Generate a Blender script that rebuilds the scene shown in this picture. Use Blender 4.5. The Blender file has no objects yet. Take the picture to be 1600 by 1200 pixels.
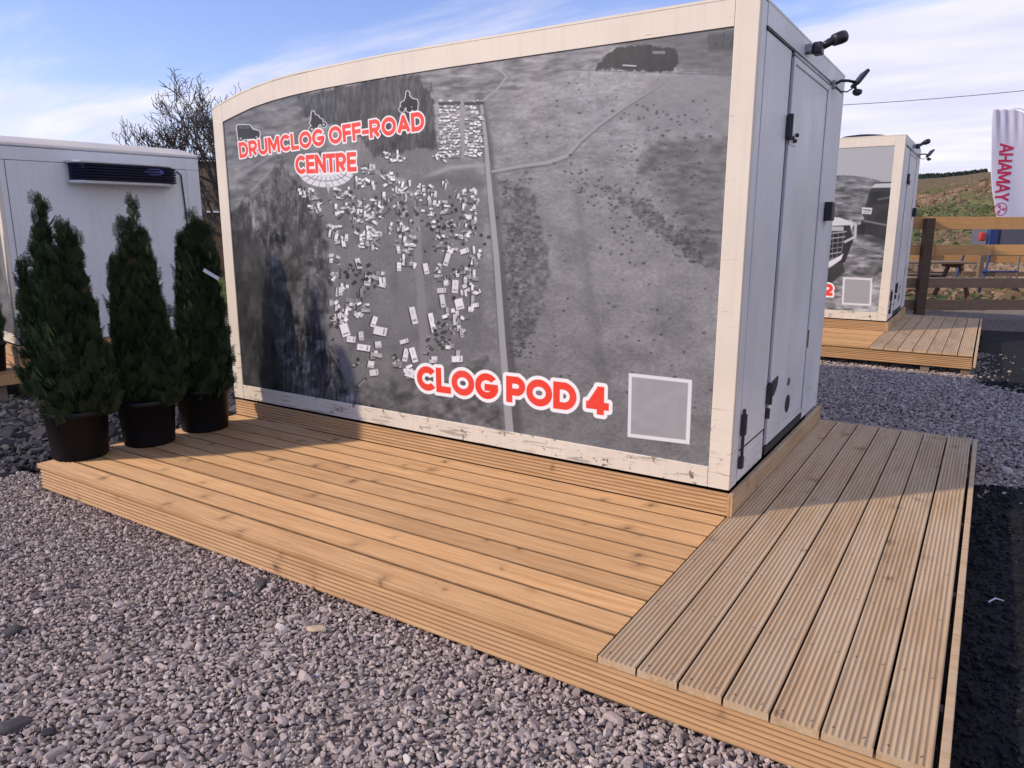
import bpy, math, random
import numpy as np
from mathutils import Vector, Matrix, Quaternion
from math import radians, sin, cos, pi

scene = bpy.context.scene
COL = scene.collection
random.seed(7)

# ------------------------------------------------------------------ camera
CAM_R = np.array([[8.41075682e-01, 5.40917204e-01, 5.25522757e-04],
                  [1.13162248e-01, -1.75006509e-01, -9.78042447e-01],
                  [-5.28948016e-01, 8.22667187e-01, -2.08405126e-01]])
CAM_C = np.array([1.0256, -3.7109, 1.6753])
CAM_F = 1149.1                                   # focal length in pixels of the 1600 wide photograph
cd = bpy.data.cameras.new('camera')
cam = bpy.data.objects.new('camera', cd)
COL.objects.link(cam)
cd.sensor_width = 36.0
cd.lens = CAM_F / 1600 * 36.0
cd.clip_start = 0.05
cd.clip_end = 3000
cam.matrix_world = Matrix(((CAM_R[0][0], -CAM_R[1][0], -CAM_R[2][0], CAM_C[0]),
                           (CAM_R[0][1], -CAM_R[1][1], -CAM_R[2][1], CAM_C[1]),
                           (CAM_R[0][2], -CAM_R[1][2], -CAM_R[2][2], CAM_C[2]),
                           (0, 0, 0, 1)))
scene.camera = cam

# ------------------------------------------------------------------ light
SUN_EL = radians(30)
SUN_H = Vector((0.67, 0.742)).normalized()       # horizontal travel of the light
sun_d = bpy.data.lights.new('sun', 'SUN')
sun_d.energy = 2.85
sun_d.angle = radians(1.5)
sun_d.color = (1.0, 0.85, 0.69)
sun = bpy.data.objects.new('sun', sun_d)
COL.objects.link(sun)
sun.rotation_euler = Vector((SUN_H.x * cos(SUN_EL), SUN_H.y * cos(SUN_EL), -sin(SUN_EL))).to_track_quat('-Z', 'Y').to_euler()

world = bpy.data.worlds.new('World')
scene.world = world
world.use_nodes = True
WT = world.node_tree
for n in list(WT.nodes):
    WT.nodes.remove(n)


def _n(t, typ, **kw):
    n = t.nodes.new(typ)
    for k, v in kw.items():
        if k.startswith('i_'):
            n.inputs[k[2:].replace('_', ' ')].default_value = v
        else:
            setattr(n, k, v)
    return n


def build_sky():
    t = WT
    L = t.links.new
    out = _n(t, 'ShaderNodeOutputWorld')
    bg = _n(t, 'ShaderNodeBackground')
    bg.inputs['Strength'].default_value = 0.15
    sky = _n(t, 'ShaderNodeTexSky', sky_type='NISHITA', sun_disc=False)
    sky.sun_elevation = SUN_EL
    sky.sun_rotation = math.atan2(-SUN_H.x, -SUN_H.y)
    sky.air_density = 1.0
    sky.dust_density = 0.3
    sky.ozone_density = 2.0
    tc = _n(t, 'ShaderNodeTexCoord')
    sep = _n(t, 'ShaderNodeSeparateXYZ')
    L(tc.outputs['Generated'], sep.inputs[0])
    mx = _n(t, 'ShaderNodeMath', operation='MAXIMUM'); mx.inputs[1].default_value = 0.0
    L(sep.outputs['Z'], mx.inputs[0])
    zz = _n(t, 'ShaderNodeMath', operation='ADD'); zz.inputs[1].default_value = 0.16
    L(mx.outputs[0], zz.inputs[0])
    dv = _n(t, 'ShaderNodeVectorMath', operation='DIVIDE')
    cz = _n(t, 'ShaderNodeCombineXYZ')
    for i in range(3):
        L(zz.outputs[0], cz.inputs[i])
    L(tc.outputs['Generated'], dv.inputs[0]); L(cz.outputs[0], dv.inputs[1])
    # high streaked cirrus: long along the view's left-right direction
    mp = _n(t, 'ShaderNodeMapping')
    mp.inputs['Rotation'].default_value = (0, 0, radians(-25))
    mp.inputs['Scale'].default_value = (0.55, 1.5, 0.0)
    mp.inputs['Location'].default_value = (3.1, 0.7, 0)
    L(dv.outputs[0], mp.inputs[0])
    n1 = _n(t, 'ShaderNodeTexNoise'); n1.inputs['Scale'].default_value = 1.5; n1.inputs['Detail'].default_value = 9; n1.inputs['Roughness'].default_value = 0.58; n1.inputs['Distortion'].default_value = 0.35
    L(mp.outputs[0], n1.inputs['Vector'])
    # how clouded: thick towards the east (+x +y) and low down, thin high in the north-west
    dot = _n(t, 'ShaderNodeVectorMath', operation='DOT_PRODUCT')
    L(tc.outputs['Generated'], dot.inputs[0]); dot.inputs[1].default_value = (0.62, 0.45, 0.0)
    low = _n(t, 'ShaderNodeMapRange'); low.inputs['From Min'].default_value = 0.10; low.inputs['From Max'].default_value = 0.26
    low.inputs['To Min'].default_value = 0.30; low.inputs['To Max'].default_value = -0.02
    L(sep.outputs['Z'], low.inputs['Value'])
    b1 = _n(t, 'ShaderNodeMapRange'); b1.inputs['From Min'].default_value = -0.1; b1.inputs['From Max'].default_value = 0.45
    b1.inputs['To Min'].default_value = -0.16; b1.inputs['To Max'].default_value = 0.2
    L(dot.outputs['Value'], b1.inputs['Value'])
    a1 = _n(t, 'ShaderNodeMath', operation='ADD'); L(n1.outputs['Fac'], a1.inputs[0]); L(b1.outputs[0], a1.inputs[1])
    a2 = _n(t, 'ShaderNodeMath', operation='ADD'); L(a1.outputs[0], a2.inputs[0]); L(low.outputs[0], a2.inputs[1])
    rp = _n(t, 'ShaderNodeMapRange', interpolation_type='SMOOTHSTEP'); rp.inputs['From Min'].default_value = 0.40; rp.inputs['From Max'].default_value = 0.76
    rp.inputs['To Max'].default_value = 0.94
    L(a2.outputs[0], rp.inputs['Value'])
    # second, broader noise gives the veil its lighter and greyer bands
    n2 = _n(t, 'ShaderNodeTexNoise'); n2.inputs['Scale'].default_value = 2.6; n2.inputs['Detail'].default_value = 6
    L(mp.outputs[0], n2.inputs['Vector'])
    cr = _n(t, 'ShaderNodeValToRGB')
    cr.color_ramp.elements[0].position = 0.35; cr.color_ramp.elements[0].color = (4.3, 4.25, 5.2, 1)
    cr.color_ramp.elements[1].position = 0.68; cr.color_ramp.elements[1].color = (5.4, 5.25, 5.8, 1)
    L(n2.outputs['Fac'], cr.inputs[0])
    tint = _n(t, 'ShaderNodeMix', data_type='RGBA', blend_type='MULTIPLY')
    tint.inputs['Factor'].default_value = 1.0
    L(sky.outputs[0], tint.inputs['A']); tint.inputs['B'].default_value = (0.98, 0.89, 1.12, 1)
    mix = _n(t, 'ShaderNodeMix', data_type='RGBA')
    L(rp.outputs[0], mix.inputs['Factor']); L(tint.outputs['Result'], mix.inputs['A']); L(cr.outputs[0], mix.inputs['B'])
    L(mix.outputs['Result'], bg.inputs['Color'])
    L(bg.outputs[0], out.inputs[0])


build_sky()
vs = scene.view_settings
vs.view_transform = 'Standard'
vs.look = 'None'
vs.exposure = 0.32
vs.gamma = 1.0
vs.use_curve_mapping = False
scene.cycles.max_bounces = 6
scene.cycles.use_denoising = True


# ------------------------------------------------------------------ helpers
class MB:
    """collects faces, then becomes one mesh object"""
    def __init__(s):
        s.v = []; s.f = []; s.m = []

    def add(s, vs, fs, mi=0):
        b = len(s.v)
        s.v.extend([tuple(map(float, p)) for p in vs])
        s.f.extend([tuple(b + i for i in q) for q in fs])
        s.m.extend([mi] * len(fs))
        return s

    def box(s, x0, x1, y0, y1, z0, z1, mi=0, M=None):
        vs = [(x, y, z) for x in (x0, x1) for y in (y0, y1) for z in (z0, z1)]
        if M is not None:
            vs = [tuple(M @ Vector(p)) for p in vs]
        return s.add(vs, [(0, 1, 3, 2), (4, 6, 7, 5), (0, 4, 5, 1), (2, 3, 7, 6), (0, 2, 6, 4), (1, 5, 7, 3)], mi)

    def tube(s, pts, rad, n=8, cap=True, mi=0):
        pts = [Vector(p) for p in pts]
        if not hasattr(rad, '__len__'):
            rad = [rad] * len(pts)
        rings = []
        ref = None
        for i, p in enumerate(pts):
            d = (pts[min(i + 1, len(pts) - 1)] - pts[max(i - 1, 0)]).normalized()
            if ref is None:
                ref = Vector((0, 0, 1)) if abs(d.z) < 0.9 else Vector((1, 0, 0))
            a = d.cross(ref).normalized()
            b = d.cross(a).normalized()
            ref = -b if False else ref
            rings.append([p + (a * cos(2 * pi * k / n) + b * sin(2 * pi * k / n)) * rad[i] for k in range(n)])
        vs = [q for r in rings for q in r]
        fs = []
        for i in range(len(pts) - 1):
            for k in range(n):
                fs.append((i * n + k, i * n + (k + 1) % n, (i + 1) * n + (k + 1) % n, (i + 1) * n + k))
        if cap:
            fs.append(tuple(range(n))[::-1]); fs.append(tuple((len(pts) - 1) * n + k for k in range(n)))
        return s.add(vs, fs, mi)

    def lathe(s, prof, n=40, c=(0, 0, 0), mi=0):
        vs = [(c[0] + r * cos(2 * pi * k / n), c[1] + r * sin(2 * pi * k / n), c[2] + z) for r, z in prof for k in range(n)]
        fs = []
        for i in range(len(prof) - 1):
            for k in range(n):
                fs.append((i * n + k, i * n + (k + 1) % n, (i + 1) * n + (k + 1) % n, (i + 1) * n + k))
        fs.append(tuple(range(n))[::-1]); fs.append(tuple((len(prof) - 1) * n + k for k in range(n)))
        return s.add(vs, fs, mi)

    def prism_y(s, poly, y0, y1, mi=0):
        """polygon in (x, z) pulled along y"""
        n = len(poly)
        vs = [(x, y0, z) for x, z in poly] + [(x, y1, z) for x, z in poly]
        fs = [tuple(range(n)), tuple(range(2 * n - 1, n - 1, -1))] + [(i, i + n, (i + 1) % n + n, (i + 1) % n) for i in range(n)]
        return s.add(vs, fs, mi)

    def prism_x(s, poly, x0, x1, mi=0):
        """polygon in (y, z) pulled along x"""
        n = len(poly)
        vs = [(x0, y, z) for y, z in poly] + [(x1, y, z) for y, z in poly]
        fs = [tuple(range(n)), tuple(range(2 * n - 1, n - 1, -1))] + [(i, i + n, (i + 1) % n + n, (i + 1) % n) for i in range(n)]
        return s.add(vs, fs, mi)

    def build(s, name, mats, parent=None, smooth=False, bevel=0, loc=None, fix=True):
        me = bpy.data.meshes.new(name)
        me.from_pydata(s.v, [], s.f)
        if fix:
            import bmesh
            bm = bmesh.new(); bm.from_mesh(me)
            bmesh.ops.recalc_face_normals(bm, faces=bm.faces)
            bm.to_mesh(me); bm.free()
        if not isinstance(mats, (list, tuple)):
            mats = [mats]
        for m in mats:
            me.materials.append(m)
        if len(mats) > 1:
            me.polygons.foreach_set('material_index', s.m)
        if smooth:
            me.polygons.foreach_set('use_smooth', [True] * len(me.polygons))
        o = bpy.data.objects.new(name, me)
        COL.objects.link(o)
        if parent is not None:
            o.parent = parent
        if loc is not None:
            o.location = loc
        if bevel:
            b = o.modifiers.new('bevel', 'BEVEL'); b.width = bevel; b.segments = 2; b.limit_method = 'ANGLE'; b.angle_limit = radians(40)
        return o


def np_mesh(name, V, F, mat, parent=None, smooth=False, attr=None):
    """V (n,3) array, F (m,k) array, all faces of one size; attr: per face values -> float attribute 'tone'"""
    me = bpy.data.meshes.new(name)
    m, k = F.shape
    me.vertices.add(len(V)); me.vertices.foreach_set('co', np.ascontiguousarray(V, dtype=np.float32).ravel())
    me.loops.add(m * k); me.loops.foreach_set('vertex_index', np.ascontiguousarray(F, dtype=np.int32).ravel())
    me.polygons.add(m)
    me.polygons.foreach_set('loop_start', np.arange(0, m * k, k, dtype=np.int32))
    me.polygons.foreach_set('loop_total', np.full(m, k, dtype=np.int32))
    me.polygons.foreach_set('use_smooth', np.full(m, smooth, dtype=bool))
    if attr is not None:
        a = me.attributes.new('tone', 'FLOAT', 'FACE')
        a.data.foreach_set('value', np.ascontiguousarray(attr, dtype=np.float32))
    me.update(calc_edges=True)
    me.materials.append(mat)
    o = bpy.data.objects.new(name, me)
    COL.objects.link(o)
    if parent is not None:
        o.parent = parent
    return o


def tag(o, label=None, cat=None, group=None, kind=None):
    if label: o['label'] = label
    if cat: o['category'] = cat
    if group: o['group'] = group
    if kind: o['kind'] = kind
    return o


def empty(name, loc=(0, 0, 0), rz=0.0):
    o = bpy.data.objects.new(name, None)
    COL.objects.link(o)
    o.location = loc
    o.rotation_euler = (0, 0, rz)
    o.empty_display_size = 0.1
    return o


# ------------------------------------------------------------------ materials
class Mat:
    def __init__(s, name, rough=0.6, spec=0.4, metal=0.0):
        s.m = bpy.data.materials.new(name)
        s.m.use_nodes = True
        s.t = s.m.node_tree
        s.b = s.t.nodes['Principled BSDF']
        s.b.inputs['Roughness'].default_value = rough
        s.b.inputs['Specular IOR Level'].default_value = spec
        s.b.inputs['Metallic'].default_value = metal
        s.L = s.t.links.new

    def n(s, typ, **kw):
        return _n(s.t, typ, **kw)

    def coord(s, scale=(1, 1, 1), which='Object', rnd=0.0, rot=(0, 0, 0)):
        tc = s.n('ShaderNodeTexCoord')
        src = tc.outputs[which]
        if rnd:
            oi = s.n('ShaderNodeObjectInfo')
            mu = s.n('ShaderNodeMath', operation='MULTIPLY'); mu.inputs[1].default_value = rnd
            s.L(oi.outputs['Random'], mu.inputs[0])
            ad = s.n('ShaderNodeVectorMath', operation='ADD')
            s.L(src, ad.inputs[0]); s.L(mu.outputs[0], ad.inputs[1])
            src = ad.outputs[0]
        mp = s.n('ShaderNodeMapping'); mp.inputs['Scale'].default_value = scale; mp.inputs['Rotation'].default_value = rot
        s.L(src, mp.inputs[0])
        return mp.outputs[0]

    def noise(s, vec, scale=1.0, detail=4, rough=0.55, dist=0.0):
        n = s.n('ShaderNodeTexNoise')
        n.inputs['Scale'].default_value = scale; n.inputs['Detail'].default_value = detail
        n.inputs['Roughness'].default_value = rough; n.inputs['Distortion'].default_value = dist
        s.L(vec, n.inputs['Vector'])
        return n.outputs['Fac']

    def ramp(s, fac, stops):
        r = s.n('ShaderNodeValToRGB')
        e = r.color_ramp.elements
        while len(e) < len(stops):
            e.new(0.5)
        for k, (p, c) in enumerate(stops):
            e[k].position = p
            e[k].color = (*c, 1) if len(c) == 3 else c
        s.L(fac, r.inputs[0])
        return r.outputs[0]

    def rng(s, fac, a, b, c=0.0, d=1.0, smooth=True):
        r = s.n('ShaderNodeMapRange')
        if smooth: r.interpolation_type = 'SMOOTHSTEP'
        for k, v in zip(('From Min', 'From Max', 'To Min', 'To Max'), (a, b, c, d)):
            r.inputs[k].default_value = v
        s.L(fac, r.inputs['Value'])
        return r.outputs[0]

    def math(s, op, a, b):
        m = s.n('ShaderNodeMath', operation=op)
        for i, x in enumerate((a, b)):
            if hasattr(x, 'links'): s.L(x, m.inputs[i])
            else: m.inputs[i].default_value = x
        return m.outputs[0]

    def mix(s, fac, a, b, mode='MIX'):
        m = s.n('ShaderNodeMix', data_type='RGBA', blend_type=mode)
        for nm, x in (('Factor', fac), ('A', a), ('B', b)):
            if hasattr(x, 'links'): s.L(x, m.inputs[nm])
            elif nm == 'Factor': m.inputs[nm].default_value = x
            else: m.inputs[nm].default_value = (*x, 1)
        return m.outputs['Result']

    def col(s, c):
        if hasattr(c, 'links'): s.L(c, s.b.inputs['Base Color'])
        else: s.b.inputs['Base Color'].default_value = (*c, 1)
        return s

    def bump(s, h, strength=0.3, dist=0.01):
        b = s.n('ShaderNodeBump'); b.inputs['Strength'].default_value = strength; b.inputs['Distance'].default_value = dist
        s.L(h, b.inputs['Height']); s.L(b.outputs[0], s.b.inputs['Normal'])
        return s

    def roughness(s, r):
        s.L(r, s.b.inputs['Roughness'])
        return s


def plain(name, c, rough=0.5, spec=0.4, metal=0.0, var=0.12, scale=8.0, bump=0.0):
    m = Mat(name, rough, spec, metal)
    v = m.coord()
    f = m.noise(v, scale, 5)
    lo = tuple(x * (1 - var) for x in c); hi = tuple(min(1, x * (1 + var)) for x in c)
    m.col(m.ramp(f, [(0.3, lo), (0.7, hi)]))
    m.roughness(m.rng(f, 0.3, 0.7, max(0.03, rough - 0.08), min(1, rough + 0.08)))
    if bump:
        m.bump(m.noise(v, scale * 6, 4), bump, 0.002)
    return m.m


def wood(name, light, dark, knot=(0.06, 0.04, 0.025), grey=None, knots=1.0, seed=40.0, screws=False):
    """softwood board, grain along local x"""
    m = Mat(name, 0.62, 0.25)
    v = m.coord((1, 1, 1), rnd=seed)
    tcg = m.n('ShaderNodeMapping'); tcg.inputs['Scale'].default_value = (1.3, 26, 26); m.L(v, tcg.inputs[0])
    g = m.noise(tcg.outputs[0], 1.6, 7, 0.62, 0.4)
    base = m.ramp(g, [(0.28, dark), (0.5, tuple((a + b) / 2 for a, b in zip(light, dark))), (0.72, light)])
    fine = m.n('ShaderNodeMapping'); fine.inputs['Scale'].default_value = (4, 150, 150); m.L(v, fine.inputs[0])
    fg = m.noise(fine.outputs[0], 1.0, 3)
    base = m.mix(m.rng(fg, 0.3, 0.75, 0.0, 0.35), base, tuple(0.62 * x for x in dark))
    oi = m.n('ShaderNodeObjectInfo')
    tone = m.ramp(oi.outputs['Random'], [(0.0, (0.86, 0.85, 0.83)), (0.5, (1.0, 1.0, 1.0)), (1.0, (1.12, 1.11, 1.09))])
    base = m.mix(1.0, base, tone, 'MULTIPLY')
    big = m.noise(v, 1.7, 4)
    base = m.mix(m.rng(big, 0.42, 0.7, 0, 0.35), base, tuple(0.72 * x for x in light))
    if grey:
        gn = m.n('ShaderNodeMapping'); gn.inputs['Scale'].default_value = (1.2, 7, 7); m.L(v, gn.inputs[0])
        base = m.mix(m.rng(m.noise(gn.outputs[0], 1.5, 5), 0.36, 0.68, 0.05, 0.75), base, grey)
    # knots: sparse dark whorls with a halo drawn out across the board
    kv = m.n('ShaderNodeMapping'); kv.inputs['Scale'].default_value = (4.2, 3.6, 5.0); m.L(v, kv.inputs[0])
    wob = m.n('ShaderNodeVectorMath', operation='ADD')
    wn = m.n('ShaderNodeTexNoise'); wn.inputs['Scale'].default_value = 9.0; wn.inputs['Detail'].default_value = 3; m.L(v, wn.inputs['Vector'])
    ws = m.n('ShaderNodeVectorMath', operation='SCALE'); ws.inputs['Scale'].default_value = 0.34
    m.L(wn.outputs['Color'], ws.inputs[0])
    m.L(kv.outputs[0], wob.inputs[0]); m.L(ws.outputs[0], wob.inputs[1])
    vo = m.n('ShaderNodeTexVoronoi', voronoi_dimensions='2D'); vo.inputs['Scale'].default_value = 1.0; vo.inputs['Randomness'].default_value = 0.95
    m.L(wob.outputs[0], vo.inputs['Vector'])
    gate = m.n('ShaderNodeSeparateColor'); m.L(vo.outputs['Color'], gate.inputs[0])
    on = m.math('MULTIPLY', m.math('GREATER_THAN', gate.outputs[0], 1.0 - 0.50 * knots), m.rng(gate.outputs[1], 0, 1, .35, 1.0))
    kd = m.math('DIVIDE', vo.outputs['Distance'], m.rng(gate.outputs[2], 0, 1, .45, 1.15))
    core = m.rng(kd, 0.02, 0.10, 1.0, 0.0)
    halo = m.rng(kd, 0.05, 0.28, 0.55, 0.0)
    base = m.mix(m.math('MULTIPLY', halo, on), base, tuple(0.55 * x for x in dark))
    base = m.mix(m.math('MULTIPLY', m.math('MULTIPLY', core, on), m.rng(fg, 0.3, 0.6, 0.25, 0.85)), base, knot)
    if screws:
        tc = m.n('ShaderNodeTexCoord'); so = m.n('ShaderNodeSeparateXYZ'); m.L(tc.outputs['Object'], so.inputs[0])
        fx = m.math('SUBTRACT', m.math('MODULO', m.math('ADD', so.outputs['X'], 0.39), 0.45), 0.43)
        fy = m.math('SUBTRACT', m.math('ABSOLUTE', m.math('SUBTRACT', so.outputs['Y'], 0.0725), 0.0), 0.043)
        dd = m.math('ADD', m.math('MULTIPLY', fx, fx), m.math('MULTIPLY', fy, fy))
        base = m.mix(m.rng(dd, 0.000010, 0.000028, .85, 0.0), base, (0.05, 0.045, 0.04))
    m.col(base)
    m.bump(g, 0.25, 0.0015)
    return m.m


W_FRONT = wood('honey_pine', (0.655, 0.40, 0.19), (0.42, 0.226, 0.092), knots=1.0, screws=True)
W_FASCIA = wood('honey_pine_fascia', (0.60, 0.375, 0.185), (0.38, 0.205, 0.088), knots=0.7, seed=23.0)
W_WALK = wood('weathered_pine', (0.66, 0.46, 0.265), (0.40, 0.25, 0.13), grey=(0.55, 0.42, 0.27), knots=0.7, seed=61.0, screws=True)
W_EDGE = plain('gap_shade_edge', (0.17, 0.095, 0.045), 0.8, 0.1, var=.4, scale=12)  # dark board sides: shade of the gaps put into the colour
W_RAIL = wood('fence_rail_pine', (0.80, 0.45, 0.175), (0.62, 0.32, 0.11), knots=0.5, seed=11.0)
W_RAILB = wood('brown_rail_pine', (0.43, 0.28, 0.165), (0.29, 0.175, 0.10), knots=.4, seed=13.0)
W_POST = wood('stained_post', (0.19, 0.115, 0.07), (0.10, 0.062, 0.042), knots=0.2, seed=9.0)
W_OLD = wood('old_brown_timber', (0.25, 0.165, 0.10), (0.15, 0.095, 0.06), grey=(0.22, 0.18, 0.145), knots=0.3, seed=17.0)


def paint(name, c, dirt=(0.20, 0.16, 0.12), amount=1.0, vertical=False):
    """aged cream / white coach paint: faint blotches, streaks, chips that gather low down"""
    m = Mat(name, 0.42, 0.4)
    v = m.coord()
    f = m.noise(v, 2.2, 6)
    base = m.ramp(f, [(0.3, tuple(0.90 * x for x in c)), (0.7, c)])
    st = m.n('ShaderNodeMapping'); st.inputs['Scale'].default_value = (14, 14, 0.8); m.L(v, st.inputs[0])
    sn = m.noise(st.outputs[0], 1.5, 5)
    base = m.mix(m.rng(sn, 0.45, 0.8, 0, 0.34), base, tuple(0.72 * x for x in c))
    # crackle lines running across
    ck = m.n('ShaderNodeMapping'); ck.inputs['Scale'].default_value = (3.0, 3.0, 42); m.L(v, ck.inputs[0])
    cn = m.noise(ck.outputs[0], 1.0, 5, 0.7)
    sx = m.n('ShaderNodeSeparateXYZ'); m.L(v, sx.inputs[0])
    lowz = m.rng(sx.outputs['Z'], 0.0, 0.9, 0.10, 0.0)
    cf = m.rng(m.math('ADD', cn, lowz), 0.645, 0.71, 0.0, 0.6 * amount)
    base = m.mix(cf, base, dirt)
    # chipped patches
    cp = m.noise(v, 13.0, 7, 0.72)
    chip = m.rng(m.math('ADD', cp, lowz), 0.685, 0.72, 0.0, 0.9 * amount)
    base = m.mix(chip, base, tuple(0.75 * x for x in dirt))
    m.col(base)
    m.roughness(m.rng(f, 0.3, 0.7, 0.34, 0.55))
    m.bump(m.noise(v, 60, 3), 0.06, 0.001)
    return m.m


CREAM = paint('cream_frame_paint', (0.76, 0.675, 0.545))
ENDWHITE = paint('white_end_panel', (0.80, 0.795, 0.80), amount=0.35)
PANELW = paint('white_side_panel', (0.74, 0.745, 0.75), amount=0.25)
SEAL = plain('dark_rubber_seal', (0.035, 0.035, 0.04), 0.6)
BLACKP = plain('black_plastic', (0.018, 0.018, 0.022), 0.38, 0.5)
POTM = plain('black_pot_plastic', (0.006, 0.006, 0.008), 0.5, 0.3, var=0.3, scale=5)
GREYM = plain('grey_metal_trim', (0.36, 0.37, 0.40), 0.45, 0.5, 0.3)
STEEL = plain('worn_hinge_steel', (0.22, 0.23, 0.25), 0.45, 0.5, 0.7, var=0.5, scale=30)
ZINC = plain('bright_zinc', (0.55, 0.56, 0.58), 0.4, 0.5, 0.4, var=.3, scale=25)
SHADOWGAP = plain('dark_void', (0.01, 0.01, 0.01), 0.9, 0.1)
NAVY = plain('navy_grille', (0.007, 0.007, 0.026), 0.6, 0.2)
NAVYB = plain('violet_badge', (0.07, 0.06, 0.30), 0.3, 0.5)
UNITW = plain('fridge_housing', (0.62, 0.61, 0.60), 0.4, 0.5, var=0.06)
SLATE = plain('slate_grey_sheet', (0.11, 0.11, 0.135), 0.6)
BLUEM = plain('blue_painted_steel', (0.025, 0.05, 0.17), 0.45)
REDM = plain('faded_red_plastic', (0.42, 0.05, 0.04), 0.5)
SOIL = plain('potting_soil', (0.035, 0.025, 0.018), 0.95, 0.1, var=0.6, scale=40)
BARK = plain('thuja_stem_bark', (0.07, 0.05, 0.035), 0.9, 0.1, var=0.5, scale=30)
TREEBARK = plain('bare_tree_bark', (0.105, 0.090, 0.078), 0.9, 0.1, var=0.4, scale=4)
LEAFLET = plain('white_tag_card', (0.75, 0.76, 0.78), 0.5)
RUST = plain('rust_patch', (0.22, 0.13, 0.07), 0.9, 0.1, var=0.5, scale=40)


# ------------------------------------------------------------------ the printed side wrap (a flat picture on a real wall)
def hash2(ix, iy, seed):
    h = (ix.astype(np.int64) * 374761393 + iy.astype(np.int64) * 668265263 + seed * 982451653) & 0x7fffffff
    h = ((h ^ (h >> 13)) * 1274126177) & 0x7fffffff
    h = h ^ (h >> 16)
    return (h & 0xffff).astype(np.float32) / 65535.0


def vnoise(u, v, seed=0):
    iu = np.floor(u); iv = np.floor(v)
    a = u - iu; b = v - iv
    a = a * a * (3 - 2 * a); b = b * b * (3 - 2 * b)
    n00 = hash2(iu, iv, seed); n10 = hash2(iu + 1, iv, seed); n01 = hash2(iu, iv + 1, seed); n11 = hash2(iu + 1, iv + 1, seed)
    return (n00 * (1 - a) + n10 * a) * (1 - b) + (n01 * (1 - a) + n11 * a) * b


def fbm(u, v, octv=5, seed=0, gain=0.55):
    s = 0; amp = 1; tot = 0
    for k in range(octv):
        s = s + amp * vnoise(u * 2 ** k + 17.3 * k, v * 2 ** k + 9.1 * k, seed + k)
        tot += amp; amp *= gain
    return s / tot


def sstep(a, b, x):
    t = np.clip((x - a) / (b - a), 0, 1)
    return t * t * (3 - 2 * t)


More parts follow.
